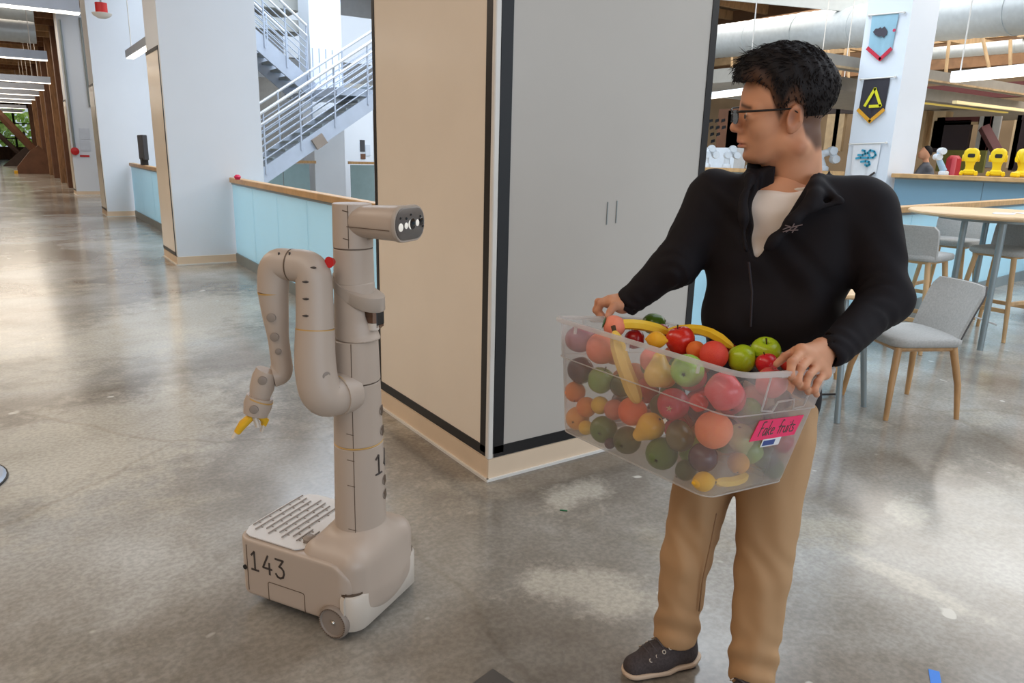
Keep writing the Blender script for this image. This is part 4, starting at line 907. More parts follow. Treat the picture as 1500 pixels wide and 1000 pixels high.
# ---- fruit
FR = [
('mango', 'purple', -0.2342, -0.1388, -0.0456, 0.0408),
('peach', 'coral', -0.1566, -0.1387, -0.0540, 0.0401),
('banana', 'yellow', -0.0427, -0.1572, -0.0742, 0.0197),
('peach', 'pink', -0.0108, -0.1082, -0.0483, 0.0320),
('pear', 'yellow', 0.0392, -0.1412, -0.0693, 0.0334),
('apple', 'green', 0.1175, -0.1424, -0.0406, 0.0377),
('apple', 'rosy', 0.2183, -0.1364, -0.0606, 0.0417),
('plum', 'dark', -0.2205, -0.1362, -0.1288, 0.0352),
('apple', 'lime', -0.1433, -0.1365, -0.1346, 0.0339),
('avocado', 'dark', -0.0823, -0.1207, -0.1310, 0.0312),
('orange', 'tangerine', -0.2262, -0.1380, -0.1888, 0.0275),
('orange', 'tangerine', -0.1776, -0.1365, -0.2162, 0.0264),
('lemon', 'yellow', -0.1335, -0.1347, -0.1980, 0.0229),
('peach', 'dusky', -0.0862, -0.1310, -0.1957, 0.0261),
('orange', 'deep', -0.0283, -0.1307, -0.1821, 0.0352),
('apple', 'star', 0.0895, -0.1342, -0.1284, 0.0372),
('apple', 'red', 0.1620, -0.1409, -0.1019, 0.0210),
('peach', 'big', 0.2055, -0.1274, -0.1526, 0.0416),
('orange', 'pale', -0.2120, -0.1275, -0.2589, 0.0311),
('lemon', 'yellow', -0.1660, -0.1386, -0.2686, 0.0191),
('pear', 'green', -0.1169, -0.1232, -0.2580, 0.0354),
('lime', 'olive', -0.0346, -0.1244, -0.2593, 0.0342),
('pear', 'gold', 0.0351, -0.1316, -0.2001, 0.0328),
('avocado', 'olive', 0.1147, -0.1197, -0.2010, 0.0328),
('lime', 'green', 0.0736, -0.1211, -0.2557, 0.0378),
('plum', 'dark', 0.1844, -0.1168, -0.2263, 0.0329),
('lemon', 'gold', 0.2099, -0.1350, -0.2710, 0.0225),
('lime', 'dark', 0.1494, -0.1219, -0.2683, 0.0236),
('plum', 'small', -0.0724, -0.1426, -0.2794, 0.0140),
('apple', 'blush', 0.2278, 0.0268, -0.0458, 0.0354),
('avocado', 'dark2', 0.2289, 0.0927, -0.0913, 0.0202),
('orange', 'dull', 0.2223, -0.0320, -0.2349, 0.0246),
('pear', 'pale', 0.2118, -0.0268, -0.1778, 0.0315),
('peach', 'dim', 0.2196, 0.0691, -0.1789, 0.0274),
('apple', 'maroon', 0.2224, 0.1347, -0.1988, 0.0298),
('plum', 'dim', 0.2142, 0.0883, -0.2350, 0.0305),
('lime', 'dim', 0.2161, 0.1320, -0.2677, 0.0258),
('banana', 'low', 0.2281, -0.0528, -0.2756, 0.0127),
('peach', 'leafy', -0.2014, -0.0557, -0.0050, 0.0296),
('avocado', 'top', -0.2483, 0.1537, -0.0063, 0.0298),
('banana', 'back', -0.1534, -0.0054, -0.0039, 0.0148),
('apple', 'toplefta', -0.1761, 0.0043, -0.0353, 0.0265),
('apple', 'topdark', -0.1824, 0.1209, -0.0200, 0.0251),
('lemon', 'top', -0.0680, -0.0385, -0.0120, 0.0217),
('apple', 'topbig', -0.0520, 0.0374, -0.0106, 0.0375),
('banana', 'long', -0.0478, 0.1056, 0.0040, 0.0147),
('orange', 'top', 0.0058, 0.0295, -0.0221, 0.0237),
('peach', 'topred', 0.0634, 0.0260, -0.0203, 0.0349),
('apple', 'topgreen', 0.1062, 0.0804, -0.0197, 0.0344),
('apple', 'topgreen2', 0.1256, 0.1473, 0.0005, 0.0368),
('apple', 'topred', 0.1623, 0.1026, -0.0193, 0.0262),
('apple', 'behind', 0.0159, 0.1617, -0.0230, 0.0202),
('apple', 'hand', 0.1883, 0.1593, -0.0120, 0.0237),
]
FILL = [
(0.0107, 0.0271, -0.0902, 0.0364),
(-0.0402, -0.0066, -0.1792, 0.0304),
(0.1968, 0.1216, -0.0621, 0.0335),
(0.0788, -0.0044, -0.1562, 0.0331),
(-0.1281, 0.1245, -0.0772, 0.0354),
(0.0863, -0.0121, -0.2556, 0.0370),
(-0.1313, 0.0339, -0.1680, 0.0340),
(-0.1230, 0.0351, -0.0921, 0.0336),
(-0.0473, 0.1267, -0.0725, 0.0329),
(0.1038, 0.0819, -0.2092, 0.0344),
(-0.0468, 0.0986, -0.2188, 0.0364),
(0.0517, 0.1285, -0.1101, 0.0330),
(0.1420, 0.0087, -0.1075, 0.0379),
(-0.0501, 0.0614, -0.0848, 0.0357),
(0.0580, 0.1220, -0.1714, 0.0300),
(-0.1929, 0.0176, -0.2169, 0.0317),
(0.1306, 0.1279, -0.1170, 0.0333),
(-0.0105, 0.1095, -0.1484, 0.0303),
(0.0287, 0.0588, -0.1501, 0.0358),
(0.1544, 0.0098, -0.2076, 0.0301),
(-0.1195, 0.0446, -0.2468, 0.0300),
(-0.1352, 0.1036, -0.2264, 0.0306),
(-0.2305, -0.0051, -0.0866, 0.0320),
(0.2097, 0.0283, -0.2163, 0.0306),
(0.0081, 0.0080, -0.2249, 0.0318),
(0.0291, 0.1233, -0.2379, 0.0342),
(-0.2058, 0.0655, -0.1477, 0.0366),
(-0.0993, 0.1051, -0.1659, 0.0336),
(-0.1879, -0.0030, -0.1518, 0.0308),
(0.1606, 0.0673, -0.1379, 0.0328),
(-0.1942, 0.0905, -0.2502, 0.0310),
(-0.0588, 0.0492, -0.1515, 0.0302),
(-0.0460, -0.0057, -0.1020, 0.0305),
(0.2004, 0.1276, -0.1451, 0.0305),
]

def chaikin(p, n=2):
    for _ in range(n):
        q = [p[0]]
        for a, b_ in zip(p[:-1], p[1:]): q += [(a[0] * .75 + b_[0] * .25, a[1] * .75 + b_[1] * .25), (a[0] * .25 + b_[0] * .75, a[1] * .25 + b_[1] * .75)]
        p = q + [p[-1]]
    return p
PROF = {'apple': [(0, -.70), (.10, -.76), (.26, -.90), (.5, -.90), (.80, -.62), (.99, -.12), (1.02, .14), (.93, .5), (.7, .80), (.42, .92), (.2, .84), (.08, .66), (0, .56)],
        'pear': [(0, -.84), (.10, -.88), (.3, -.95), (.7, -.82), (1.0, -.35), (1.03, .02), (.9, .42), (.66, .8), (.5, 1.12), (.42, 1.36), (.26, 1.52), (0, 1.50)],
        'lemon': [(0, -1.36), (.13, -1.34), (.2, -1.2), (.55, -.98), (.92, -.48), (1.03, 0), (.92, .48), (.55, .98), (.22, 1.2), (.16, 1.34), (0, 1.38)],
        'lime': [(0, -1.10), (.16, -1.08), (.55, -.95), (.95, -.45), (1.03, 0), (.95, .45), (.55, .95), (.2, 1.1), (0, 1.12)],
        'orange': [(0, -.92), (.2, -.97), (.6, -.85), (.95, -.42), (1.03, 0), (.95, .42), (.6, .85), (.18, .96), (0, .90)],
        'peach': [(0, -1.02), (.12, -1.0), (.55, -.88), (.95, -.42), (1.03, 0), (.96, .42), (.62, .82), (.25, .94), (.08, .86), (0, .80)],
        'plum': [(0, -1.0), (.3, -.98), (.7, -.75), (.98, -.3), (1.02, .05), (.92, .5), (.6, .88), (.2, .98), (0, .92)],
        'avocado': [(0, -1.0), (.35, -1.0), (.8, -.72), (1.03, -.15), (.98, .25), (.78, .72), (.55, 1.05), (.3, 1.22), (0, 1.24)],
        'mango': [(0, -1.12), (.35, -1.08), (.8, -.75), (1.04, -.1), (1.0, .3), (.78, .78), (.42, 1.1), (0, 1.16)]}
def fmat(name, a, b_, rough=.3, scale=3, spec=.5, bump=0, spots=None):
    mt = M('skin_' + name, a, rough, spec=spec, bump=bump, bscale=250); nt = mt.node_tree
    r = [n for n in nt.nodes if n.type == 'VALTORGB'][0]; r.color_ramp.elements[0].color = lin(a); r.color_ramp.elements[1].color = lin(b_)
    z = [n for n in nt.nodes if n.type == 'TEX_NOISE'][0]; z.inputs['Scale'].default_value = scale * 9; return mt
FK = {'mango purple': ((150, 88, 120), (176, 116, 110)), 'peach coral': ((226, 104, 80), (236, 132, 84)), 'banana yellow': ((226, 182, 74), (236, 196, 92)), 'peach pink': ((226, 116, 122), (232, 148, 130)), 'pear yellow': ((222, 176, 70), (232, 190, 96)), 'apple green': ((132, 172, 70), (166, 196, 92)), 'apple rosy': ((206, 48, 58), (224, 86, 84)),
      'plum dark': ((62, 34, 48), (84, 48, 58)), 'apple lime': ((108, 140, 48), (136, 160, 66)), 'avocado dark': ((38, 62, 36), (54, 76, 42)), 'orange tangerine': ((230, 122, 44), (238, 138, 58)), 'lemon yellow': ((236, 180, 40), (242, 196, 58)), 'peach dusky': ((192, 100, 82), (206, 124, 90)), 'orange deep': ((238, 94, 34), (242, 108, 46)), 'apple star': ((182, 32, 62), (204, 62, 78)),
      'apple red': ((200, 36, 40), (214, 60, 48)), 'peach big': ((232, 96, 82), (240, 158, 86)), 'orange pale': ((228, 150, 66), (236, 168, 84)), 'pear green': ((84, 106, 46), (108, 126, 60)), 'lime olive': ((76, 82, 42), (100, 96, 50)), 'pear gold': ((230, 172, 44), (238, 190, 66)), 'avocado olive': ((92, 86, 46), (116, 102, 58)), 'lime green': ((84, 108, 44), (108, 130, 56)),
      'lemon gold': ((238, 176, 22), (242, 190, 40)), 'lime dark': ((70, 78, 44), (92, 94, 52)), 'plum small': ((70, 40, 50), (88, 52, 58)), 'apple blush': ((198, 62, 70), (214, 100, 90)), 'avocado dark2': ((52, 52, 46), (70, 66, 54)), 'orange dull': ((226, 150, 44), (232, 164, 60)), 'pear pale': ((168, 172, 96), (186, 182, 116)), 'peach dim': ((204, 96, 88), (214, 122, 100)), 'apple maroon': ((164, 40, 56), (180, 64, 70)),
      'plum dim': ((74, 58, 62), (94, 74, 72)), 'lime dim': ((104, 106, 62), (124, 122, 74)), 'banana low': ((228, 178, 50), (236, 192, 70)), 'peach leafy': ((232, 116, 98), (238, 156, 116)), 'avocado top': ((64, 100, 28), (96, 124, 34)), 'banana back': ((236, 190, 40), (242, 204, 66)), 'apple toplefta': ((150, 18, 28), (182, 40, 42)), 'apple topdark': ((140, 18, 26), (172, 40, 34)), 'lemon top': ((240, 168, 20), (244, 184, 34)),
      'apple topbig': ((196, 22, 26), (216, 62, 40)), 'banana long': ((238, 188, 34), (244, 202, 58)), 'orange top': ((236, 112, 36), (240, 128, 48)), 'peach topred': ((214, 40, 46), (232, 92, 58)), 'apple topgreen': ((158, 186, 22), (182, 204, 44)), 'apple topgreen2': ((166, 196, 26), (188, 210, 52)), 'apple topred': ((206, 24, 44), (220, 56, 62)), 'apple behind': ((176, 26, 30), (196, 50, 44)), 'apple hand': ((190, 50, 48), (206, 76, 62))}
LB = {'mango purple': 'big purple mango high in the far left corner of the tote', 'peach coral': 'coral peach high on the front, right of the purple mango', 'banana yellow': 'banana standing slanted against the front wall of the tote', 'peach pink': 'pink peach showing between the slanted banana and the yellow pear', 'pear yellow': 'pale yellow pear upright beside the slanted banana', 'apple green': 'green apple under the front rim with its dark bottom showing', 'apple rosy': 'large rosy apple at the near front corner under the rim',
      'plum dark': ['dark purple plum under the purple mango', 'dark plum near the bottom under the largest pink peach'], 'apple lime': 'yellow-green apple left of the dark green avocado', 'avocado dark': 'dark green avocado behind the slanted banana', 'orange tangerine': ['upper small orange at the far left edge of the tote', 'small orange just left of the upper lemon'], 'lemon yellow': ['small lemon under the yellow-green apple', 'tiny lemon near the bottom at the far left'], 'peach dusky': 'dusky peach half hidden between the lemon and the bright orange', 'orange deep': 'bright deep orange in the middle of the front', 'apple star': 'crimson apple with a pale star-shaped bottom facing out',
      'apple red': 'small red apple squeezed between the crimson apple and the rosy apple', 'peach big': 'largest pink peach at the near front corner, mid height', 'orange pale': 'pale orange with a dark dot low at the far left', 'pear green': 'dull green pear with a dark dot on the bottom left', 'lime olive': 'olive green lime on the bottom, left of the golden pear', 'pear gold': 'golden pear lying with its neck pointing down left', 'avocado olive': 'olive brown avocado right of the golden pear', 'lime green': 'big green lime on the bottom below the golden pear',
      'lemon gold': 'bright golden lemon in the bottom near corner', 'lime dark': 'dark small lime tucked beside the big green lime', 'plum small': 'tiny dark plum poking out at the bottom of the front', 'apple blush': 'blurred pinkish apple behind the end wall above the pink label', 'avocado dark2': 'small dark avocado behind the handle recess', 'orange dull': 'blurred yellow-orange fruit behind the end wall near the bottom', 'pear pale': 'pale green pear behind the end wall left of the pink label', 'peach dim': 'blurred pink peach behind the sticker under the pink label', 'apple maroon': 'blurred maroon apple behind the right edge of the end wall',
      'plum dim': 'blurred grey plum behind the middle of the end wall', 'lime dim': 'blurred olive lime in the bottom right of the end wall', 'banana low': 'banana lying on the bottom behind the end wall', 'peach leafy': 'pink peach with a green leaf by the man\'s right hand', 'avocado top': 'green avocado on top against the back rim', 'banana back': 'short yellow banana lying on top near the leafy peach', 'apple toplefta': 'dark red apple on top right of the leafy peach', 'apple topdark': 'dark red apple on top behind the big glossy red apple', 'lemon top': 'orange-yellow lemon on top left of the big glossy red apple',
      'apple topbig': 'big glossy red apple on top in the middle', 'banana long': 'long banana lying along the back of the heap', 'orange top': 'orange on top half hidden by the red peach', 'peach topred': 'red-orange peach on top beside the yellow-green apples', 'apple topgreen': 'yellow-green apple on top, the one without a visible stem hollow', 'apple topgreen2': 'yellow-green apple on top with its stem hollow facing up', 'apple topred': 'bright red apple on top under the man\'s left thumb', 'apple behind': 'small red apple peeping between the long banana and the green apple', 'apple hand': 'red apple half hidden under the man\'s left hand'}
VL_ = Vector((-.5954, .8103, -.2213)); CAL = {'apple green', 'apple star', 'pear green', 'lime green', 'orange pale', 'lime olive'}
AX = {'pear gold': (-.55, -.25, -.7), 'pear yellow': (-.25, .1, 1), 'apple topgreen2': (.25, -.45, .85), 'apple topbig': (-.3, -.3, .9), 'mango purple': (.9, .1, .3), 'avocado top': (.5, .6, .3), 'lemon gold': (.3, .9, .1), 'lemon top': (.8, .4, .1), 'lemon yellow': (.8, -.1, .25), 'apple topgreen': (.6, .5, .2), 'pear pale': (0, .4, -.9), 'apple topred': (-.3, -.2, .9), 'peach topred': (.3, .7, .5)}
BAN = {'banana yellow': [(-.098, -.160, -.006), (-.066, -.163, -.055), (-.035, -.157, -.10), (-.006, -.148, -.145)], 'banana back': [(-.196, -.058, .0), (-.17, -.022, .008), (-.14, .012, .008), (-.11, .045, .0)], 'banana long': [(-.132, .082, -.006), (-.08, .108, .016), (-.02, .12, .018), (.036, .128, -.004)], 'banana low': [(.222, -.10, -.272), (.226, -.065, -.276), (.226, -.03, -.277), (.222, .01, -.272)]}
stem_m = M('fruit_stem', (70, 52, 30), .8); calyx_m = M('fruit_calyx', (52, 44, 30), .8); pale_cal = M('pale_calyx', (214, 190, 140), .7); leaf_m = M('fruit_leaf', (44, 96, 34), .45)
MESHC = {}
def fruit_mesh(kind, key):
    """unit mesh, shared by alike fruit"""
    g = G()
    prof = chaikin(PROF[kind]); nn = 28; rings = []
    for r, z in prof:
        ring = []
        for k in range(nn):
            a = 2 * math.pi * k / nn; q = r
            if kind in ('peach', 'plum'): q *= 1 - .07 * math.exp(-((((a + math.pi) % (2 * math.pi)) - math.pi) / .22) ** 2)
            if kind == 'apple': q *= 1 + .025 * math.cos(5 * a) * max(0, -z)
            zz = z; x = q * math.cos(a); y = q * math.sin(a)
            if kind == 'mango': x = x * 1.0 + .22 * z * z - .1; y *= .86
            ring.append((x, y, zz))
        rings.append(ring)
    return g.loft(rings, cap=False)
def make_fruit(kind, var, p, r, axis, label, group=None, seed=0):
    key = kind + ' ' + var; mk = MESHC.get(key)
    Pw = TMX @ Vector(p); a = (TR @ Vector(axis)).normalized(); ref = Vector((.3, .8, .52)) if abs(a.z) > .9 else Vector((0, 0, 1)); x = ref.cross(a).normalized()
    x = (Matrix.Rotation(seed * 1.7, 3, a) @ x); T = frame(Pw, x, None, a)
    if mk is None:
        big = kind in ('orange', 'lemon', 'lime'); soft = kind in ('peach',)
        mt = fmat(key.replace(' ', '_'), *FK[key], rough=.42 if big else .6 if soft else .22, bump=.5 if big else .06, spec=.5)
        if kind == 'banana': g = G()
        else: g = fruit_mesh(kind, key)
        o = ob(kind, g, mt, None, 180); MESHC[key] = o.data
        if kind == 'apple': ob('stem', G().tube([(0, 0, .55), (.03, .02, .82), (.1, .05, 1.12)], [.05, .045, .06], 7), stem_m, o, 60)
        if kind == 'pear': ob('stem', G().tube([(0, 0, 1.46), (.03, .02, 1.62), (.10, .03, 1.8)], [.06, .05, .07], 7), stem_m, o, 60)
        if kind in ('apple', 'pear', 'orange', 'lime'):
            g = G(); zc = {'apple': -.72, 'pear': -.86, 'orange': -.935, 'lime': -1.09}[kind]
            for k in range(5 if kind == 'apple' else 4):
                b_ = 2 * math.pi * k / 5; c, s_ = math.cos(b_), math.sin(b_); w = .4 if var == 'star' else .16
                g.add([(c * w, s_ * w, zc - (.17 if var == 'star' else .10)), (-s_ * .06, c * .06, zc - .01), (s_ * .06, -c * .06, zc - .01), (0, 0, zc - .12)], [(0, 1, 3), (0, 3, 2), (1, 2, 3), (0, 2, 1)])
            cx = ob('calyx', g, pale_cal if var == 'star' else calyx_m, o, 60)
        if kind == 'avocado': ob('stem', G().lathe([(0, 1.2), (.12, 1.2), (.12, 1.3), (0, 1.32)], 10), stem_m, o, 60)
    else:
        o = dup([q for q in COL.objects if q.data is mk][0])
    o.rotation_euler = T.to_3x3().to_euler(); o.location = Pw; o.scale = (r, r, r); tag(o, label, 'fruit', group)
    return o
cnt_ = {}
for i, (kind, var, x, y, z, r) in enumerate(FR):
    key = kind + ' ' + var; lb = LB[key]
    if isinstance(lb, list): lb = lb[cnt_.get(key, 0)]; cnt_[key] = cnt_.get(key, 0) + 1
    if kind == 'banana':
        pts = [TMX @ Vector(q) for q in BAN[key]]; pts = [pts[0].lerp(pts[1], -.18)] + pts + [pts[3].lerp(pts[2], -.16)]; fine = []
        for k in range(len(pts) - 1): fine += [pts[k].lerp(pts[k + 1], t) for t in (0, .5)]
        fine.append(pts[-1]); fine = [fine[0]] + [(a + b_ * 2 + c) / 4 for a, b_, c in zip(fine[:-2], fine[1:-1], fine[2:])] + [fine[-1]]
        m_ = len(fine); rad = [r * v for v in np.interp(np.linspace(0, 1, m_), [0, .05, .14, .3, .7, .88, .96, 1], [.28, .32, .62, .95, .98, .62, .34, .22])]
        rt = Vector(pts[0]); mt = fmat(key.replace(' ', '_'), *FK[key], rough=.4)
        o = ob('banana', G().tube([q - rt for q in fine], rad, 6), mt, None, 30); o.location = rt; tag(o, lb, 'fruit')
        ob('stem', G().tube([fine[0] - rt, fine[0] - rt + (fine[0] - fine[2]).normalized() * r * .7], [r * .27, r * .3], 6), stem_m, o, 30); continue
    ax = AX.get(key, None)
    if key in CAL: ax = tuple(VL_ + Vector((.25, -.05, .35)))
    if ax is None: ax = (math.sin(i * 2.4) * .6, -math.cos(i * 1.7) * .4 + .3, .8)
    o = make_fruit(kind, var, (x, y, z), r, ax, lb, None, i)
    if key == 'peach leafy':
        a = Vector((.45, -.75, .5)); pts = []
        for t in np.linspace(0, 1, 7): w = .42 * math.sin(math.pi * t ** .8) + .01; pts.append((t, w))
        TT_ = frame(Vector((-.55, -.62, .72)), Vector((-.1, -.35, -1)), None, Vector((-.6, -.7, .35))); g = G()
        v = [TT_ @ Vector((t * 1.1, s_ * w, .05 - .22 * t * t - .1 * abs(s_) * w + d)) for d in (0, .03) for t, w in pts for s_ in (-1, 0, 1)]
        f = [(21 * d + k * 3 + j, 21 * d + k * 3 + j + 1, 21 * d + k * 3 + j + 4, 21 * d + k * 3 + j + 3) for d in (0, 1) for k in range(6) for j in (0, 1)]
        f += [(k * 3 + j, k * 3 + 3 + j, 21 + k * 3 + 3 + j, 21 + k * 3 + j) for k in range(6) for j in (0, 2)]
        inv = o.rotation_euler.to_matrix().inverted() @ TR
        g.add([inv @ q for q in v], f); ob('leaf', g, leaf_m, o, 60)
FT = [('apple', 'red', 'red apple'), ('lime', 'green', 'green lime'), ('orange', 'tangerine', 'orange'), ('plum', 'dark', 'dark plum'), ('peach', 'dusky', 'dusky peach'), ('apple', 'lime', 'green apple')]
for i, (x, y, z, r) in enumerate(FILL):
    k, v, nm = FT[i % 6]
    make_fruit(k, v, (x, y, z), r, (math.sin(i), math.cos(i * 2), .7), nm + ' buried in the tote behind the outer layer of fruit', nm + ' buried in the tote', i)
# ================================================================== chairs and tables on the right
fabric = M('grey_wool', (176, 174, 170), .9, var=.10, scale=90, bump=.35, bscale=700, spec=.15)
fabric_d = M('charcoal_backing', (92, 88, 86), .8, var=.08, scale=60, bump=.2, bscale=600, spec=.2)
leg_oak = wood('leg_oak', (196, 150, 100), .78, 8); leg_oak2 = wood('leg_oak_light', (206, 166, 118), .82, 8)
def seat_shell(w, d, z, bh, t, lean, bw):
    """upholstered pad and curved back; front is +x"""
    sg = G(); rings = []
    for zz, o in ((-t, -.014), (-t * .75, 0), (-t * .2, 0), (0, -.012), (.004, -.05)):
        rings.append([(x, y, z + zz + .014 * (abs(x) / d) ** 2 * (1 if x > 0 else 0) * -1) for x, y in rrect(d + 2 * o, w + 2 * o, .09 + o, 6)])
    sg.loft(rings)
    bg_ = G(); rows = []
    for v in np.linspace(0, 1, 9):
        hh = z - .03 + bh * v; ww = bw * (1 - .06 * (1 - v)); x0 = -d / 2 + .035 - lean * v - .02 * v * v
        corner = max(0, (v - .78) / .22); ww *= 1 - .16 * corner ** 2.2
        rows.append([(x0 + .035 * (abs(u) ** 2) , u * ww / 2, hh) for u in np.linspace(-1, 1, 11)])
    n = 11; v_ = [p for r in rows for p in r]; off = [(p[0] - .026, p[1], p[2] + .004) for p in v_]
    return sg, rows
def back_mesh(rows, a, b_):
    """a curved slab between offsets a and b_ along -x"""
    n = len(rows[0]); g = G(); rings = []
    for r in rows:
        rings.append([(p[0] - a, p[1], p[2]) for p in r] + [(p[0] - b_, p[1], p[2]) for p in reversed(r)])
    return g.loft(rings)
def chair(label, loc, rz, group=None):
    t = root('side_chair', label, 'chair', loc, rz, group)
    sg, rows = seat_shell(.44, .43, .465, .32, .05, .10, .42)
    ob('seat', sg, fabric, t, 50); ob('backrest', back_mesh(rows, 0, .018), fabric, t, 50); ob('back_shell', back_mesh(rows, .018, .03), fabric_d, t, 50)
    ob('seat_frame', G().box((0, 0, .40), (.36, .36, .03), None, .01), leg_oak, t)
    for sx, sy in ((1, 1), (1, -1), (-1, 1), (-1, -1)):
        ob('leg', G().tube([(sx * .165, sy * .165, .405), (sx * .20, sy * .205, .2), (sx * .215, sy * .225, .0)], [.021, .018, .0135], 12), leg_oak, t)
    return t
def stool(label, loc, rz, group=None):
    t = root('bar_stool', label, 'stool', loc, rz, group)
    sg, rows = seat_shell(.44, .42, .745, .245, .05, .05, .44)
    ob('seat', sg, fabric, t, 50); ob('backrest', back_mesh(rows, 0, .02), fabric, t, 50); ob('back_shell', back_mesh(rows, .02, .03), fabric, t, 50)
    ob('seat_frame', G().box((0, 0, .69), (.34, .34, .035), None, .01), leg_oak2, t)
    F = {}
    for sx, sy in ((1, 1), (1, -1), (-1, 1), (-1, -1)):
        ob('leg', G().tube([(sx * .15, sy * .15, .695), (sx * .185, sy * .19, .35), (sx * .22, sy * .23, .0)], [.021, .019, .0145], 12), leg_oak2, t)
    def at(sx, sy, z): k = (.695 - z) / .695; return (sx * (.15 + .07 * k), sy * (.15 + .08 * k), z)
    for a, b_, z in (((1, 1), (1, -1), .25), ((-1, 1), (-1, -1), .25), ((1, 1), (-1, 1), .31), ((1, -1), (-1, -1), .31)):
        p, q = Vector(at(*a, z)), Vector(at(*b_, z)); d = q - p; ob('stretcher', G().box((p + q) / 2, (d.length, .018, .034), Rz(math.atan2(d.y, d.x)), .004), leg_oak2, t)
    return t
def low_table(label, loc, r):
    t = root('cafe_table', label, 'table', loc)
    ob('tabletop', G().lathe([(0, .705), (r - .02, .705), (r, .715), (r, .726), (r - .006, .732), (0, .732)], 48), pale_oak, t)
    ob('edge_frame', G().lathe([(0, .68), (r * .55, .68), (r * .55, .705), (0, .705)], 32), grey_metal, t)
    for k in range(4):
        a = math.pi / 4 + k * math.pi / 2 + .2; ob('leg', G().tube([(r * .5 * math.cos(a), r * .5 * math.sin(a), .69), (r * .78 * math.cos(a), r * .78 * math.sin(a), 0)], [.018, .016], 12), grey_metal, t)
    return t
chair('low grey upholstered chair with tapered oak legs, turned away from the man\'s elbow', (4.24, 2.10, 0), math.radians(152))
chair('low grey chair mostly hidden behind the man\'s left forearm', (4.30, 2.90, 0), -.35)
low_table('low round oak table peeping out behind the man\'s left elbow', (3.82, 2.36, 0), .37)
# tall round table
t = root('bar_table', 'tall round oak bar table on grey metal legs at the right edge', 'table', (6.60, 2.74, 0))
R_ = .63
ob('tabletop', G().lathe([(0, 1.005), (R_ - .03, 1.005), (R_, 1.02), (R_, 1.032), (R_ - .008, 1.04), (0, 1.04)], 64), pale_oak, t)
ob('under_frame', G().lathe([(0, .975), (.40, .975), (.40, 1.005), (0, 1.005)], 32), grey_metal, t)
for p in ((6.175, 2.495), (6.715, 2.345), (6.26, 2.82), (6.95, 2.95)):
    v = Vector((p[0] - 6.6, p[1] - 2.74, 0)); ob('leg', G().tube([v * .96 + Vector((0, 0, .98)), v], [.024, .022], 14), grey_metal, t)
stool('grey bar stool with its back to the man, left of the tall round table', (5.78, 2.90, 0), .08)
stool('grey bar stool behind the tall table, nearest the blue guard', (7.16, 3.30, 0), math.pi + .1)
stool('grey bar stool pushed right under the tall round table', (6.86, 2.72, 0), math.pi - .1)
# papers on the tall table
for k, (x, y, a) in enumerate(((6.45, 2.62, .3), (6.72, 2.55, -.4))):
    o = ob('paper_sheet', G().box((0, 0, .0015), (.2, .14, .002)), white_paint); o.location = (x, y, 1.0405); o.rotation_euler = (0, 0, a)
    tag(o, ('left' if k == 0 else 'right') + ' of two paper sheets lying on the tall round table', 'paper')
o = ob('cable', G().tube([(3.62, 2.52, .012), (3.8, 2.42, .012), (3.95, 2.45, .02), (4.1, 2.40, .012)], .007, 8), M('cable_black', (36, 34, 36), .5), None, 180); tag(o, 'thin dark cable on the floor beside the low chairs', 'cable')
o = ob('cable', G().tube([(6.35, 2.95, .4), (6.5, 2.85, .22), (6.7, 2.62, .12)], .008, 8), M('cable_white', (214, 216, 218), .5), None, 180); tag(o, 'pale cable hanging between the legs of the tall table', 'cable')
# ---- bits on the floor
o = ob('tape_piece', G().box((0, 0, .001), (.075, .028, .0015)), M('blue_tape', (60, 132, 226), .6)); o.location = (2.0, .762, .0003); o.rotation_euler = (0, 0, .55); tag(o, 'short piece of blue tape stuck to the floor near the bottom right', 'tape')
o = ob('plastic_scrap', G().box((0, 0, .002), (.030, .006, .003)), M('green_scrap', (40, 110, 70), .5)); o.location = (1.722, 2.098, .0003); o.rotation_euler = (0, 0, -.75); tag(o, 'tiny green scrap lying on the floor before the clad column', 'scrap')
g = G().box((.1, -.1, .001), (.2, .2, .0016)); o = ob('floor_plate', g, M('floor_plate_dark', (92, 88, 84), .35, .4)); o.location = (0.971, 1.461, .0003); o.rotation_euler = (0, 0, -1.338); tag(o, 'dark metal outlet cover plate flush in the floor at the bottom', 'plate')
def ped(label, x, y, r):
    t = root('pedestal_stool', label, 'stool', (x, y, 0)); ob('base', G().lathe([(0, 0), (r, 0), (r, .006), (r - .012, .018), (r * .4, .03), (.03, .05), (0, .05)], 36), light_metal, t)
    ob('base_rim', G().lathe([(r - .001, .001), (r + .004, .001), (r + .004, .008), (r - .001, .008)], 36), black_tape, t)
    ob('post', G().tube([(0, 0, .05), (0, 0, .62)], .025, 14), grey_metal, t); ob('seat', G().lathe([(0, .62), (.15, .62), (.165, .64), (.155, .665), (0, .67)], 30), fabric, t)
ped('grey pedestal base at the left edge, the nearer of two', -.385, 3.62, .25); ped('grey pedestal base at the left edge, the farther of two', -.43, 5.05, .25)
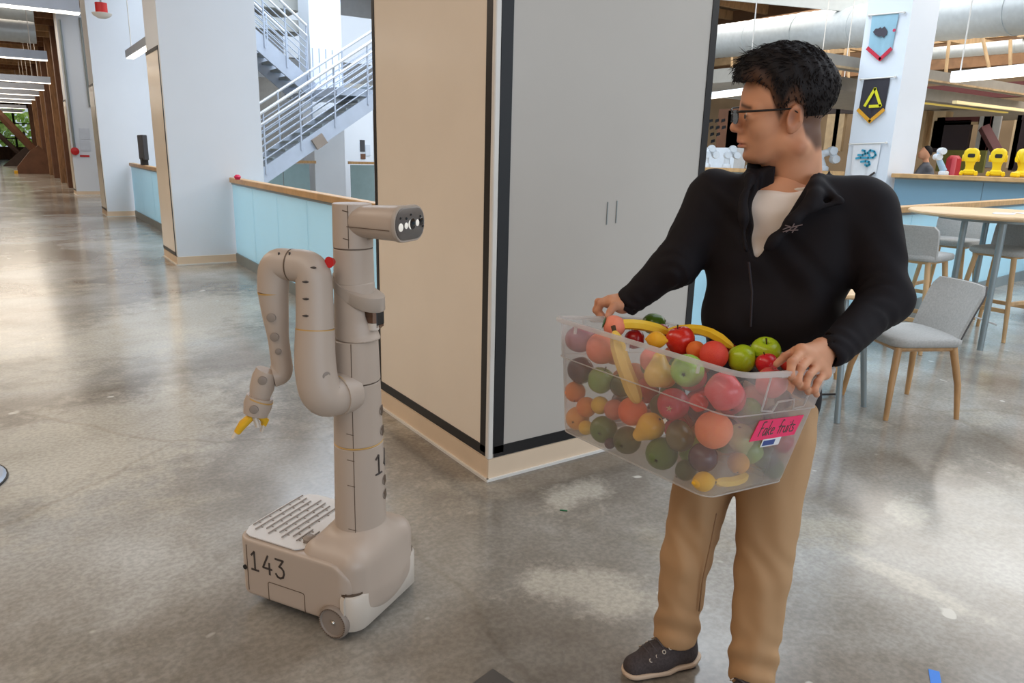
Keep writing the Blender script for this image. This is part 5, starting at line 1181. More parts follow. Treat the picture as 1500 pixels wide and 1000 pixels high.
# ================================================================== pennants on the far pillar (on its -x face)
PX = px_ - .012
def PT(): return frame((PX, 0, 0), (0, -1, 0), None, (-1, 0, 0))       # local x = -y world, local y = z
TPn = PT()
def yz(*pts): return [(-p[1], p[2]) for p in pts]
def inset(poly, k): c = np.mean(poly, 0); return [tuple(c + (np.array(p) - c) * k) for p in poly]
def pennant(label, poly, cloth_c, trim_c):
    x_ = np.mean([p[0] for p in poly]); r = root('pennant', label, 'banner', (PX, -x_, min(p[1] for p in poly))); W = WM(r)
    g = G(); (ax, ay), (bx_, by), (cx, cy), (dx, dy), (ex, ey) = poly; rows = []
    N = 14
    for i in range(N + 1):
        u = i / N; t = Vector((ax, ay)).lerp(Vector((bx_, by)), u); lo = Vector((ex, ey)).lerp(Vector((dx, dy)), u * 2) if u < .5 else Vector((dx, dy)).lerp(Vector((cx, cy)), u * 2 - 1); rows.append((t, lo, .010 * math.sin(u * 11) + .006 * math.sin(u * 23)))
    rings = []
    for v in np.linspace(0, 1, 7): rings.append([TPn @ Vector((*(t.lerp(lo, v)), .012 + w * v)) for t, lo, w in rows])
    n = N + 1; V = [p for q in rings for p in q] + [p + Vector((.006, 0, 0)) for q in rings for p in q]; m_ = len(V) // 2
    Fq = [(j * n + i, j * n + i + 1, (j + 1) * n + i + 1, (j + 1) * n + i) for j in range(6) for i in range(N)]; Fq = Fq + [tuple(m_ + k for k in f[::-1]) for f in Fq]
    ob('cloth', (V, Fq), cloth_c, r, 60, W)
    if trim_c:
        g = G(); stroke(g, [(ex, ey), (dx, dy), (cx, cy)], .05, TPn @ Matrix.Translation((0, 0, .02)), .012); ob('border', g, trim_c, r, W=W)
    e = Vector((bx_ - ax, by - ay)); ob('rod', G().tube([TPn @ Vector((ax - .07, ay + .0, .02)), TPn @ Vector((bx_ + .09, by, .02))], .010, 8), white_metal, r, W=W)
    for q in ((ax - .06, ay), (bx_ + .08, by)): ob('hook', G().tube([TPn @ Vector((q[0], q[1], 0)), TPn @ Vector((q[0], q[1], .035))], .016, 8), white_metal, r, W=W)
    return r, W
P1 = yz((10.9300, 6.6930, 3.5140), (10.9300, 6.2890, 3.4900), (10.9300, 6.3230, 3.0070), (10.9300, 6.4670, 2.8790), (10.9300, 6.6850, 3.0500))
r, W = pennant('pale blue pennant with a red hem and a dark animal head, topmost on the pillar', P1, M('pennant_blue', (150, 190, 208), .8), M('hem_red', (196, 36, 62), .7))
g = G(); wolf = yz((10.9300, 6.6340, 3.2720), (10.9300, 6.5990, 3.3150), (10.9300, 6.5560, 3.3110), (10.9300, 6.5270, 3.3260), (10.9300, 6.5030, 3.3050), (10.9300, 6.4660, 3.3280), (10.9300, 6.4400, 3.2980), (10.9300, 6.4130, 3.2570), (10.9300, 6.4160, 3.2110), (10.9300, 6.4450, 3.1960), (10.9300, 6.4510, 3.1680), (10.9300, 6.4870, 3.2000), (10.9300, 6.5380, 3.1960), (10.9300, 6.5960, 3.2300))
g.prism(wolf, TPn @ Matrix.Translation((0, 0, .026)), .006); ob('emblem', g, M('emblem_dark', (70, 66, 76), .8), r, W=W)
q = yz((10.9300, 6.3120, 3.2600))[0]; ob('dot', G().lathe([(0, 0), (.022, 0), (.022, .006), (0, .006)], 12, TPn @ Matrix.Translation((q[0], q[1], .026))), M('dot_pink', (200, 60, 90), .8), r, W=W)
P2 = yz((10.9300, 6.6830, 2.6150), (10.9300, 6.2810, 2.6190), (10.9300, 6.3020, 2.1610), (10.9300, 6.4900, 2.0000), (10.9300, 6.7020, 2.1730))
r, W = pennant('black pennant with a yellow triangle outline and a gold hem', P2, M('pennant_black', (52, 50, 58), .8), M('hem_gold', (222, 160, 40), .7))
yl = M('emblem_yellow', (226, 220, 40), .7); g = G()
stroke(g, yz((10.9300, 6.6010, 2.2290), (10.9300, 6.4770, 2.4680), (10.9300, 6.3540, 2.2210), (10.9300, 6.5230, 2.2170)), .042, TPn @ Matrix.Translation((0, 0, .027)), .006); ob('emblem', g, yl, r, W=W)
P3 = yz((10.9300, 6.7040, 1.6700), (10.9300, 6.2700, 1.6920), (10.9300, 6.2890, 1.2640), (10.9300, 6.4480, 1.0950), (10.9300, 6.6940, 1.2290))
r, W = pennant('white pennant with blue wind swirls, lowest on the pillar', P3, M('pennant_white', (232, 234, 238), .8), None)
tl = M('emblem_teal', (58, 158, 190), .7)
for pts in (yz((10.9300, 6.6260, 1.4570), (10.9300, 6.5500, 1.4690), (10.9300, 6.4290, 1.4710), (10.9300, 6.3540, 1.4730), (10.9300, 6.3170, 1.5130), (10.9300, 6.3460, 1.5630), (10.9300, 6.4140, 1.5820), (10.9300, 6.4510, 1.5410), (10.9300, 6.4120, 1.5020)), yz((10.9300, 6.6010, 1.5090), (10.9300, 6.5230, 1.5100), (10.9300, 6.4820, 1.5310), (10.9300, 6.4990, 1.5710), (10.9300, 6.5450, 1.5800)), yz((10.9300, 6.5410, 1.4080), (10.9300, 6.4650, 1.4200), (10.9300, 6.4090, 1.4110), (10.9300, 6.3920, 1.3710), (10.9300, 6.4320, 1.3500), (10.9300, 6.4680, 1.3690))):
    g = G(); stroke(g, pts, .030, TPn @ Matrix.Translation((0, 0, .027)), .006); ob('swirl', g, tl, r, W=W)
g = G(); stroke(g, yz((10.9300, 6.4150, 1.1680), (10.9300, 6.2980, 1.2530)), .03, TPn @ Matrix.Translation((0, 0, .027)), .006); ob('stripe', g, ink, r, W=W)
# ================================================================== robots along the rails
yel = M('robot_yellow', (240, 206, 18), .4, var=.03); dk = M('dark_hollow', (26, 24, 26), .6); wht = M('robot_white', (214, 222, 230), .4); blu = M('robot_pale_blue', (150, 184, 214), .4); blu2 = M('joint_blue', (48, 92, 170), .4)
def yellow_robot(label, p, rz):
    t = root('desk_robot', label, 'robot', p, rz, 'yellow robots on the rail')           # faces +x
    for e in (-1, 1): ob('foot', G().box((0, e * .10, .035), (.20, .055, .07), Matrix.Rotation(e * .25, 3, 'X'), .015), yel, t)
    ob('base', G().box((0, 0, .05), (.17, .17, .08), None, .02), yel, t)
    ob('body', G().loft([[(x, y, z) for x, y in rrect(w, w * .95, .03, 3)] for w, z in ((.13, .08), (.125, .14), (.15, .19), (.17, .22))]), yel, t)
    ob('head', G().loft([[(x, y, z) for x, y in rrect(.17, w, .045, 4)] for w, z in ((.17, .2), (.21, .235), (.225, .29), (.21, .345), (.15, .38), (.08, .39))]), yel, t)
    ob('face_opening', G().prism(rrect(.10, .055, .018, 3), frame((.083, 0, .285), (0, 1, 0), None, (1, 0, 0)), .006), dk, t)
    for e in (-1, 1): ob('shoulder', G().lathe([(0, -.02), (.045, -.02), (.05, 0), (.045, .02), (0, .02)], 14, frame((0, e * .105, .25), (0, 0, 1), None, (0, e, 0))), yel, t)
    t.scale = (.88, .88, .97); return t
CY = math.atan2(-5.2, -12) 
yellow_robot('yellow robot on the far rail, leftmost of the three', (11.43, 5.20, 1.257), CY); yellow_robot('yellow robot on the far rail, middle of the three', (11.46, 4.86, 1.257), CY); yellow_robot('yellow robot on the far rail, cut off by the right edge', (11.49, 4.54, 1.257), CY + .5)
def arm_robot(label, p, pts, mt, r=.05, grp=None, jm=None):
    t = root('desk_robot', label, 'robot', p, 0, grp)
    ob('base', G().lathe([(0, 0), (r * 1.5, 0), (r * 1.5, r * .8), (r * 1.2, r * 1.2), (0, r * 1.2)], 18), jm or mt, t)
    pts = [Vector(q) for q in pts]
    for a, b_ in zip(pts[:-1], pts[1:]): ob('link', G().tube([a, b_], [r, r * .85], 12), mt, t)
    for q in pts[1:]: ob('joint', G().lathe([(0, -r * 1.2), (r * 1.05, -r * 1.2), (r * 1.2, 0), (r * 1.05, r * 1.2), (0, r * 1.2)], 14, frame(q, (0, 0, 1), None, (-.55, -.8, 0))), jm or mt, t)
    return t
arm_robot('pale blue robot arm left of the yellow robots', (11.38, 5.52, 1.257), [(0, 0, .05), (-.06, .09, .25), (-.05, .05, .33)], blu, .045, None, wht)
arm_robot('white robot arm between the man\'s neck and the pillar', (10.98, 7.22, 1.257), [(0, 0, .05), (-.04, .06, .24), (.05, -.10, .31), (.08, -.14, .18)], wht, .06)
for k, (tt, lb) in enumerate(((.30, 'right'), (.385, 'middle'), (.46, 'left'))):
    arm_robot('small white robot arm on the rail by the man\'s face, ' + lb + ' of three', (10.9 - 2.9 * tt, 6.9 + 3.3 * tt, 1.257), [(0, 0, .05), (0, 0, .2), (.05, -.05, .30), (.1, -.1, .2)], wht, .05, None)
def bx(name, X, r4, d, mt, par=None, **k):
    """slab on the plane x = X: r4 = (y0, y1, z0, z1), depth d behind it"""
    y0, y1, z0, z1 = r4; return ob(name, G().box((X + d / 2, (y0 + y1) / 2, (z0 + z1) / 2), (d, abs(y1 - y0), abs(z1 - z0))), mt, par, **k)
# person seated beyond the rail
ps = root('person', 'seated person in dark grey, seen in profile beyond the far rail', 'person', (13.0, 6.75, 0))
hp = Vector((13.6790, 6.9990, 1.5920)); nk = hp + Vector((.03, -.03, -.17)); s = SDF((hp.x - .8, hp.y - .5, -.02), (hp.x + .6, hp.y + .7, hp.z + .25), .011); ps.location = (hp.x, hp.y, 0)
s.ell(hp, (.088, .088, .12), None, .02); s.ell(hp + Vector((-.06, .045, -.03)), (.05, .05, .075), None, .03); s.cap(hp - Vector((0, 0, .06)), nk - Vector((0, 0, .03)), .047, .05, .012); s.cap(nk + Vector((.01, -.01, -.14)), nk + Vector((.06, -.05, -.45)), .115, .15, .05); s.cap(nk + Vector((.05, .07, -.10)), nk + Vector((-.05, -.08, -.10)), .06, .06, .03)
s.cap(nk + Vector((-.04, .03, -.08)), nk + Vector((-.16, .12, -.30)), .065, .05, .03); s.cap(nk + Vector((-.16, .12, -.30)), nk + Vector((-.32, .25, -.38)), .045, .035, .03)
s.cap(nk + Vector((.06, -.05, -.5)), nk + Vector((-.30, .24, -.55)), .1, .08, .05); s.cap(nk + Vector((-.30, .24, -.55)), Vector((hp.x - .3, hp.y + .22, .03)), .075, .05, .03); s.ell(hp + Vector((-.075, .055, -.01)), (.022, .022, .022), None, .015)
V, Fc = s.mesh(); pb = ob('body', (V, Fc), vcol('seated_person', None, .7), ps, 180, WM(ps)); cc = np.tile(np.array(lin((96, 98, 104))[:3]), (len(V), 1)); m_ = V[:, 2] > hp.z - .155; cc[m_] = SK; tint(pb, cc)
s = SDF(hp - Vector((.16, .16, .1)), hp + Vector((.16, .16, .2)), .012); s.ell(hp + Vector((.014, -.010, .02)), (.095, .095, .11), None, .01); s.cut(lambda X, Y, Z: (hp.z + .01) - Z + 1.1 * ((hp.x - X) * .8 + (Y - hp.y) * .6), .01)
ob('hair', s.mesh(), hair_m, ps, 180, WM(ps))
o = bx('red_canister', 12.2, (5.775, 5.931, -0.605, 1.543), .25, M('canister_red', (176, 30, 44), .4)); o.modifiers.new('b', 'BEVEL').width = .05; tag(o, 'red canister standing beside the seated person', 'canister')
# ================================================================== far bays, posts and steel behind the rails on the right
burg = M('burgundy_steel', (88, 40, 40), .6); olive = M('olive_screen', (104, 100, 40), .8); bay = st('wall_bays', G().box((22.9, 6, 2.2), (.3, 34, 4.4)), M('bay_wall', (150, 128, 100), .7, var=.2, scale=.8))
dark_panel = M('dark_panel', (44, 30, 34), .6); pale_panel = M('pale_window', (172, 170, 166), .4); cream_post = M('cream_post', (214, 188, 150), .6); char = M('charcoal_panel', (62, 62, 66), .6)
XX = 16.5
for nm, r4, d, mt in (('post', (8.152, 8.406, 1.734, 2.486), .3, cream_post), ('post', (8.559, 8.765, 1.737, 2.512), .3, pale_timber), ('panel', (7.627, 8.373, 1.649, 2.295), .1, dark_panel), ('screen', (6.805, 7.689, 1.265, 1.679), .06, olive), ('post', (7.213, 7.393, 1.353, 2.361), .3, burg),
                      ('window_pane', (7.268, 7.475, 1.357, 2.365), .05, pale_panel), ('window_pane', (7.076, 7.255, 1.364, 2.360), .05, pale_panel), ('post', (6.713, 6.785, 1.317, 2.368), .2, dark_steel), ('post', (6.699, 6.832, 1.371, 2.280), .3, cream_post), ('post', (6.444, 6.585, 1.325, 2.387), .2, dark_steel),
                      ('lintel', (7.499, 8.313, 2.265, 2.361), .2, burg), ('strip', (7.494, 8.223, 2.205, 2.260), .1, pale_timber), ('panel', (6.085, 6.790, 1.333, 2.369), .1, dark_panel),
                      ('post', (10.583, 10.689, 1.633, 2.601), .2, dark_steel), ('panel', (10.447, 10.893, 1.643, 2.502), .1, pale_timber), ('panel', (11.137, 11.630, 1.639, 2.579), .1, timber), ('lintel', (9.934, 11.193, 2.494, 2.708), .2, dark_steel), ('strip', (9.770, 10.915, 2.667, 2.743), .1, olive),
                      ('panel', (12.761, 13.886, 1.662, 2.667), .1, char), ('cabinet', (11.496, 12.629, 1.087, 1.651), .4, wht), ('panel', (11.734, 14.224, 1.618, 2.711), .1, brown_steel), ('panel', (11.088, 12.067, 1.138, 1.969), .06, dark_panel)):
    bx(nm, {'screen': 15.5}.get(nm, XX if nm not in ('cabinet',) else 14), r4, d, mt, bay)
a_, b_ = Vector((16.3000, 7.2830, 2.1450)), Vector((16.3000, 6.8670, 1.5460)); ob('brace', G().tube([a_, b_], .11, 4), burg, bay)
for i in range(3):
    for j in range(4 - i):
        c = Vector((15.4500, 13.5390, 2.3460)) + Vector((0, -.20 * i - .04 * j, -.17 * j)); ob('cutout', G().prism([(-.06, -.05), (.06, -.02), (.05, .05), (-.05, .03)], frame(c, (0, -1, 0), None, (-1, 0, 0)), .02), black_gloss, bay)
# mezzanine edge, roof steel, ducts
grey_steel = M('grey_steel', (152, 146, 136), .6, var=.08); 
def beam(name, a, b_, w, h, mt, par=None):
    a, b_ = Vector(a), Vector(b_); d = b_ - a; x = d.normalized(); y = Vector((-x.y, x.x, 0)).normalized(); z = x.cross(y)
    return ob(name, G().box((a + b_) / 2, (d.length, w, h), Matrix((x, y, z)).transposed()), mt, par)
mez = st('trim_1', G().box((13.5, 7.1, 2.88), (8.4, .3, .16)), grey_steel)
ob('edge_strip', G().box((13.5, 6.94, 2.79), (8.4, .04, .03)), pale_timber, mez); ob('slab', G().box((15.2, 8.6, 2.62), (12, 2.6, .2)), grey_steel, mez)
ob('light_strip', G().box((15.4, 7.6, 2.52), (5, .08, .05)), EM('warm_strip', (214, 190, 100), .45), mez); ob('light_strip', G().box((17.4, 7.0, 2.50), (6, .08, .05)), EM('warm_strip2', (226, 208, 160), .5), mez)
ob('beam', G().box((20.5, 2.0, 3.2), (.25, 24, .35)), burg, mez)
roof = st('trim_2', G().box((19.0, 8.0, 6.6), (.3, 30, .45)), timber)
for y in np.arange(-2, 26, 1.5): ob('joist', G().box((17.0, y, 6.35), (14, .12, .3)), pale_timber, roof)
for y, z in ((9.5, 4.3), (7.2, 4.0), (13, 4.6)): ob('beam', G().box((20, y, z), (6, .16, .22)), pale_timber, roof)
for X, z in ((20.5, 3.9), (21.5, 4.7), (19.5, 5.4), (22, 5.6)): ob('beam', G().box((X, 7.5, z), (.2, 28, .24)), timber if X != 21.5 else pale_timber, roof)
for a, b_ in (((17.0000, 7.9780, 4.0830), (17.0000, 7.6700, 3.2800)), ((17.0000, 8.5950, 4.0570), (17.0000, 8.5320, 3.0920)), ((18.0000, 11.6000, 4.1880), (18.0000, 11.7090, 3.4120)), ((19.0000, 12.2110, 4.5090), (19.0000, 11.9740, 2.9470)), ((18.0000, 15.2190, 4.2650), (18.0000, 15.1090, 3.3910)), ((17.0000, 7.3910, 3.8530), (17.0000, 7.2950, 3.3060)), ((19.0000, 12.8030, 4.4650), (19.0000, 12.6630, 3.5070))):
    ob('hanger', G().tube([a, b_], .035, 8), pale_timber, roof)
bw = ob('bulkhead', G().box((22.4, 7, 5.3), (.3, 30, 2.4)), M('bulkhead_timber', (120, 92, 66), .7, var=.25, scale=.7), roof)  # one brown timber tone, varied by noise
def duct(label, pts, r, ring=.25):
    t = root('air_duct', label, 'duct', tuple(pts[0])); W = WM(t); fine = []
    for a, b_ in zip(pts[:-1], pts[1:]):
        a, b_ = Vector(a), Vector(b_); n = max(2, int((b_ - a).length / .12))
        fine += [a.lerp(b_, k / n) for k in range(n)]
    fine.append(Vector(pts[-1])); rad = [r * (1 + (.013 if k % 2 else -.013)) for k in range(len(fine))]
    ob('pipe', G().tube(fine, rad, 32), galv, t, 50, W)
    for k in range(6, len(fine) - 1, 14):
        d = (fine[k + 1] - fine[k]).normalized(); ob('joint_band', G().tube([fine[k] - d * .03, fine[k] + d * .03], r * 1.03, 32), galv, t, 40, W)
    return t
d0, d1 = Vector((16.1880, 14.2420, 4.4170)), Vector((15.0400, 9.2980, 4.1250)); dd = (d1 - d0)
duct('big round galvanised duct under the roof, above the man\'s head', [d0 - dd * .5, d0 + dd * 2.1], .41)
duct('thinner round duct below the big one at the upper right', [(17.9480, 9.7190, 3.8580), (16.9440, 5.9730, 3.7030)], .13)
o = ob('soffit', G().box((0, 0, 0), (4.5, .12, .9), Matrix.Rotation(0, 3, 'Z')), M('soffit_grey', (196, 200, 198), .6)); c = Vector((13.9780, 10.9540, 5.0750)); o.location = c; o.rotation_euler = (.1, .12, -.9); tag(o, 'pale boxed soffit above the big round duct', 'soffit')
def lin_light(label, a, b_, h, w, cable=True, body=None, grp='g'):
    a, b_ = Vector(a), Vector(b_); t = root('linear_light', label, 'light', tuple(a)); W = WM(t)
    beam('housing', a - Vector(a), b_ - Vector(a), w, h, body or white_paint, t)
    x = (b_ - a).normalized(); lo = Vector((0, 0, -h * .5 - .006)); beam('diffuser', lo, b_ - a + lo, w * .8, .012, lamp_glow, t)
    if cable:
        for f in (.06, .94): p = (b_ - a) * f; ob('hanging_wire', G().tube([p + Vector((0, 0, h / 2)), p + Vector((0, 0, h / 2 + 2.2))], .008, 6), white_metal, t)
    return t
glow_white = EM('white_lamp_body', (236, 240, 244), .75)
lin_light('white linear light hanging at the upper right', (9.8310, 4.8410, 2.4520), (9.6380, 3.6000, 2.4690), .11, .12, True, glow_white)
lin_light('white linear light behind the man\'s forehead', (9.0250, 8.1130, 2.3170), (8.7800, 7.0330, 2.3360), .07, .12, True, glow_white)
lin_light('short white linear light end left of the pillar', (13.4680, 9.2130, 2.7930), (12.9740, 8.2920, 2.7700), .15, .15, True, glow_white)
# ================================================================== left corridor
for k, y in enumerate((10.8, 17.7, 24.6, 28.0, 31.5, 35.0, 38.4, 45.3, 52.2)):
    nm = ['nearest', 'second nearest', 'third', 'fourth', 'fifth', 'sixth', 'seventh', 'eighth', 'farthest'][k]
    lin_light('grey linear light across the left corridor, ' + nm + ' of the row', (-3.2, y, 3.0), (1.0 + (.4 if k > 1 else 0), y, 3.0), .16 if k else .22, .22, True, light_metal)
lin_light('grey linear light end poking out beside the second white column', (2.09, 10.7, 2.89), (2.09, 15.0, 2.89), .12, .14, True, light_metal)
t = root('alarm_bell', 'red and white alarm hanging from the ceiling before the white column', 'alarm', (1.38, 12.0, 3.12))
ob('stem', G().tube([(0, 0, .03), (0, 0, 1.6)], .012, 8), grey_metal, t); ob('cap', G().lathe([(0, -.02), (.075, -.02), (.075, .10), (0, .10)], 18), red_plastic, t); ob('dome', G().lathe([(0, -.10), (.05, -.095), (.11, -.06), (.125, -.03), (.07, -.02), (0, -.02)], 20), white_metal, t)
for k, y in enumerate((24.6, 27.2, 30.4, 34.2, 37.2, 41.0, 46, 52)):
    o = ob('steel_post', G().box((0, 0, 2.5), (.34, .42, 5)).box((0, 0, 2.5), (.12, .52, 5)), brown_steel if k % 2 else timber); o.location = (1.85, y, 0); tag(o, 'brown post beyond the white columns on the left, ' + ['first', 'second', 'third', 'fourth', 'fifth', 'sixth', 'seventh', 'eighth'][k] + ' along the corridor', 'post')
t = root('brace_base', 'rusty steel brace foot at the far end of the left corridor', 'brace', (1.2, 39.2, 0))
ob('foot', G().prism([(-.62, 0), (.62, 0), (.62, .75), (.25, 1.2), (-.05, 1.0), (-.62, .28)], frame((0, -.25, 0), (1, 0, 0), None, (0, -1, 0)) , .5), brown_steel, t)
ob('diagonal', G().tube([(.15, -.4, .9), (-2.6, -.4, 4.6)], .16, 8), brown_steel, t); ob('toe_stripe', G().box((-.6, -.5, .06), (.3, .4, .12)), M('stripe_yellow', (226, 176, 40), .5), t)
t = root('brace_base', 'darker steel brace behind the rusty one, against the green windows', 'brace', (.4, 50, 0)); ob('diagonal', G().tube([(.6, 0, .6), (-2.6, 0, 4.4)], .13, 8), dark_steel, t); ob('foot', G().prism([(-.3, 0), (1.2, 0), (1.2, .9), (.9, 1.1)], frame((0, -.1, 0), (1, 0, 0), None, (0, -1, 0)), .4), dark_steel, t)
duct('big tan round duct across the top left, nearer of two', [(-3.5, 19.0, 3.55), (.92, 19.0, 3.55)], .21); duct('big tan round duct across the top left, farther of two', [(-3.5, 20.2, 4.15), (.98, 20.2, 4.15)], .26)
jo = st('trim_3', G().box((2.0, 40, 4.85), (.3, 36, .3)), timber)
for y in np.arange(12, 66, 1.5): ob('joist', G().box((-1.7, y, 4.85), (7.4, .14, .3)), timber if int(y) % 2 else pale_timber, jo)
for x in (-2.6, -1.2): ob('purlin', G().box((x, 40, 4.6), (.2, 52, .25)), brown_steel, jo)
# end window with trees outside
wn = st('window_1', G().box((-1.8, 68.0, .45), (8.6, .25, .9)), brown_wall); ob('window_head', G().box((-1.8, 68.0, 4.4), (8.6, .25, 1.4)), brown_wall, wn)
for x in (-6, -4.5, -3, -1.5, 0, 1.2, 2.4): ob('mullion', G().box((x, 68, 2.3), (.14, .2, 3.0)), dark_steel, wn)
for z in (1.5, 2.6): ob('transom', G().box((-1.8, 68, z), (8.6, .12, .08)), dark_steel, wn)
gp = bpy.data.materials.new('window_glass'); gp.use_nodes = True; n_ = gp.node_tree; bb = n_.nodes['Principled BSDF']; tb = n_.nodes.new('ShaderNodeBsdfTransparent'); mm = n_.nodes.new('ShaderNodeMixShader'); mm.inputs[0].default_value = .1; bb.inputs['Roughness'].default_value = .05
n_.links.new(tb.outputs[0], mm.inputs[1]); n_.links.new(bb.outputs[0], mm.inputs[2]); n_.links.new(mm.outputs[0], n_.nodes['Material Output'].inputs[0])
for x in (-5.25, -3.75, -2.25, -.75, .6, 1.8): ob('pane', G().box((x, 68.02, 2.3), (1.2 if x > 0 else 1.36, .02, 3.0)), gp, wn)
st('ground', G().box((0, 95, -.2), (60, 54, .2)), M('outside_grass', (120, 160, 70), .9))
leafy = M('foliage', (196, 236, 110), .8, var=.45, scale=2)
for k, (x, y, r) in enumerate(((-2.9, 76, 2.2), (1.9, 76, 2.2), (6.8, 77, 2.3), (-3.0, 82, 2.3))):
    t = root('tree', 'bright green tree outside the far window, ' + ['nearest on the left', 'in the middle', 'on the right', 'farthest back'][k], 'tree', (x, y, 0)); ob('trunk', G().tube([(0, 0, 0), (0, 0, 2.4)], [.2, .14], 8), dark_steel, t)
    rr_ = np.random.default_rng(k); g = G()
    for q in range(420):
        d = rr_.normal(size=3); d /= np.linalg.norm(d); p = Vector(d * r * rr_.uniform(.6, 1)) + Vector((0, 0, 2.4)); n1 = Vector(rr_.normal(size=3)).normalized(); n2 = n1.orthogonal().normalized(); s_ = .22 * r / 2
        g.add([p + n1 * s_, p + n2 * s_, p - n1 * s_, p - n2 * s_], [(0, 1, 2, 3)])
    f_ = ob('foliage', g, leafy, t, 180); f_['kind'] = 'stuff'
# notices, conduit and alarm point on the third column
def flat(name, r4, Y, mt, label, cat): x0, x1, z0, z1 = r4; o = ob(name, G().box((0, 0, 0), (x1 - x0, .012, z1 - z0)), mt); o.location = ((x0 + x1) / 2, Y - .008, (z0 + z1) / 2); return tag(o, label, cat)
paper = M('notice_paper', (206, 214, 226), .7)
flat('notice', (1.829, 2.067, 1.462, 1.744), 23.2, paper, 'upper paper notice on the third white column', 'notice'); flat('notice', (1.812, 2.051, 1.162, 1.427), 23.2, paper, 'lower paper notice on the third white column', 'notice')
flat('sign', (1.784, 2.008, 1.002, 1.055), 23.2, red_plastic, 'small red sign under the paper notices', 'sign')
o = ob('conduit', G().tube([(0, 0, 0), (0, 0, 3.2)], .03, 8), grey_metal); o.location = (1.68, 23.16, 1.2); tag(o, 'grey conduit running down the third white column', 'conduit')
o = ob('alarm_box', G().lathe([(0, 0), (.10, 0), (.10, .06), (0, .08)], 16, frame((0, 0, 0), (1, 0, 0), None, (0, -1, 0))), red_plastic); o.location = (1.68, 23.19, 1.15); tag(o, 'red alarm point at the foot of the conduit', 'alarm')
o = ob('conduit', G().tube([(0, 0, 0), (0, 0, 2.2)], .03, 8), grey_metal); o.location = (2.15, 23.16, 2.3); tag(o, 'second grey conduit on the third white column, ending high up', 'conduit')
t = root('monitor', 'dark monitor on the guard between the two white columns', 'monitor', (2.10, 14.6, 1.03)); ob('stand', G().box((0, 0, .06), (.1, .2, .12)), dk, t); ob('screen', G().box((0, 0, .30), (.08, .55, .42), None, .01), char, t)
# ================================================================== stair and white columns in the atrium behind the guard
rail_steel = M('rail_steel', (206, 208, 212), .35, .2)
stair = root('staircase', 'grey steel staircase climbing in two flights behind the blue guard', 'staircase', (4.1, 14, 0)); SW = WM(stair)
def flight(p0, p1, Y0_, Y1_, hz, n, rails=6, hgt=.95, step=True):
    """p0, p1: (x, z) of the stringer's lower line"""
    a, c = Vector((p0[0], Y0_, p0[1])), Vector((p1[0], Y0_, p1[1])); d = c - a; L_ = d.length; x = d.normalized(); z = Vector((-x.z, 0, x.x)) if x.x > 0 else Vector((x.z, 0, -x.x)); y = Vector((0, 1, 0)); Rm_ = Matrix((x, y, x.cross(y))).transposed(); dy = Vector((0, Y1_ - Y0_, 0))
    for o_ in (Vector((0, 0, 0)), dy): ob('stringer', G().box((a + c) / 2 + o_ + z * hz / 2, (L_, .06, hz), Rm_), light_metal, stair, W=SW)
    if step:
        for k in range(n):
            p = a.lerp(c, (k + .5) / n) + z * hz * .75 + dy * .5; ob('tread', G().box(p, (abs(d.x) / n + .06, abs(dy.y) - .08, .05)), grey_metal, stair, W=SW)
    for o_ in (Vector((0, -.04, 0)), dy + Vector((0, .04, 0))):
        for k in range(rails):
            h = hz / abs(x.x) + (hgt - .06) * (k + 1) / (rails + 1); ob('rail', G().tube([a + o_ + Vector((0, 0, h)), c + o_ + Vector((0, 0, h))], .012, 6), light_metal, stair, W=SW)
        for h, r in ((hz / abs(x.x) + hgt, .028), (hz / abs(x.x) + hgt * .8, .022)): ob('handrail', G().tube([a + o_ + Vector((0, -.03 if o_.y < 0 else .03, h)), c + o_ + Vector((0, -.03 if o_.y < 0 else .03, h))], r, 8), rail_steel, stair, W=SW)
        for k in range(6):
            p = a.lerp(c, k / 5) + o_; ob('baluster', G().tube([p + Vector((0, 0, hz * .6)), p + Vector((0, 0, hz / abs(x.x) + hgt))], .018, 6), light_metal, stair, W=SW)
flight((3.35, .30), (6.75, 2.53), 14, 15.2, .26, 14)
flight((5.40, 2.43), (3.3, 4.09), 15.45, 16.6, .30, 12)
ob('landing', G().box((6.75, 15.3, 2.46), (2.6, 2.6, .14)), light_metal, stair, W=SW)
for k in range(7): ob('baluster', G().tube([(5.6 + .15 * k, 16.5, 2.5), (5.6 + .15 * k, 16.5, 3.5)], .014, 6), light_metal, stair, W=SW)
ob('junction_box', G().box(Vector((5.05, 13.94, 1.52)), (.24, .08, .2), Matrix.Rotation(-.58, 3, 'Y')), grip_grey, stair, W=SW)
st('column', G().box((6.4, 17.35, 4.1), (.74, .7, 8.2)), white_paint)
sl = st('trim_4', G().box((4.9, 18.6, 4.62), (2.6, 1.2, .3)), concrete_wall); ob('slab', G().box((4.9, 18.2, 4.1), (2.6, .8, .26)), concrete_wall, sl); ob('slab', G().box((4.6, 19.0, 3.5), (2.4, .5, .3)), concrete_wall, sl)
ob('slab', G().box((8.2, 20.5, 4.3), (3.4, .3, 1.2)), white_paint, sl); ob('slab', G().box((8.2, 20.3, 2.9), (3.4, .3, .5)), concrete_wall, sl)
st('wall_stair', G().box((4.5, 19.9, 1.5), (3.4, .2, 3.2)), M('stair_wall', (150, 148, 144), .7, var=.1))
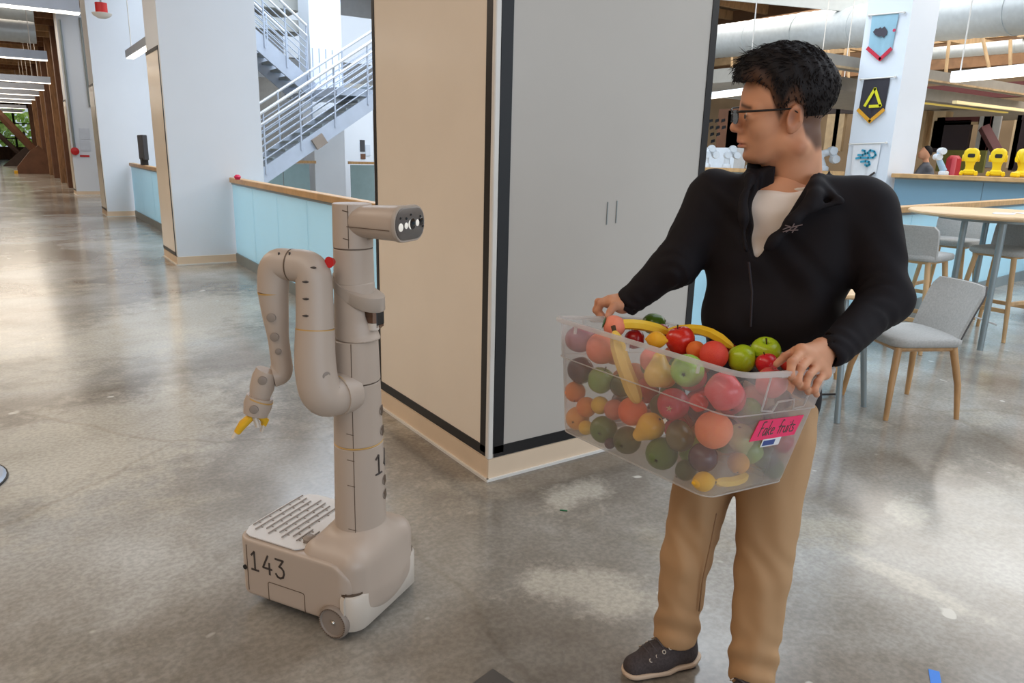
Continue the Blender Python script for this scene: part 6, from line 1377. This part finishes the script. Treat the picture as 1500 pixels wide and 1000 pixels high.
r = root('guard_rail', 'greenish glass balustrade at the foot of the staircase', 'railing', (5.4, 17.0, 0)); W = WM(r); gg = M('green_glass', (150, 176, 180), .15, spec=.7)
for k in range(3): ob('glass_panel', G().box((4.35 + k * .62, 17.0, .58), (.60, .03, .9)), gg, r, W=W)
ob('handrail', G().box((5.0, 17.0, 1.08), (2.1, .08, .06)), oak, r, W=W); ob('kick_plate', G().box((5.0, 17.0, .07), (2.1, .05, .14)), grey_metal, r, W=W)
r = root('guard_rail', 'pale glass balustrade seen to the right of the stair column', 'railing', (7.5, 17.0, 0)); W = WM(r)
for k in range(2): ob('glass_panel', G().box((7.2 + k * .62, 17.0, .58), (.60, .03, .9)), gg, r, W=W)
ob('handrail', G().box((7.5, 17.0, 1.08), (1.3, .08, .06)), oak, r, W=W); ob('kick_plate', G().box((7.5, 17.0, .07), (1.3, .05, .14)), grey_metal, r, W=W)
for k, r4 in enumerate(((8.010, 8.146, 1.336, 1.636), (8.163, 8.300, 1.232, 1.517), (8.022, 8.159, 1.140, 1.283))):
    x0, x1, z0, z1 = r4; o = ob('notice', G().box((0, 0, 0), (x1 - x0, .02, z1 - z0)), (char, paper, brown_steel)[k]); o.location = ((x0 + x1) / 2, 19.031, (z0 + z1) / 2); tag(o, ('dark', 'pale', 'brown')[k] + ' poster on the board right of the stair column', 'poster')
o = ob('poster_board', G().box((0, 0, 0), (1.4, .04, 2.6)), white_paint); o.location = (7.7, 19.06, 1.3); tag(o, 'white poster board beyond the staircase, right of its column', 'board')
o = ob('coffee_machine', G().box((0, 0, .16), (.24, .22, .32), None, .02).box((0, 0, .36), (.2, .2, .1), None, .02), dk); o.location = (5.35, 17.0, 1.11); tag(o, 'small dark machine on the glass balustrade under the stair', 'machine')
o = ob('red_flower', G().lathe([(0, 0), (.025, 0), (.04, .03), (.02, .055), (0, .055)], 8), M('flower_red', (206, 36, 80), .6)); o.location = (2.2, 8.75, 1.03); tag(o, 'small pinkish red thing on the oak handrail beside the white column', 'ornament')
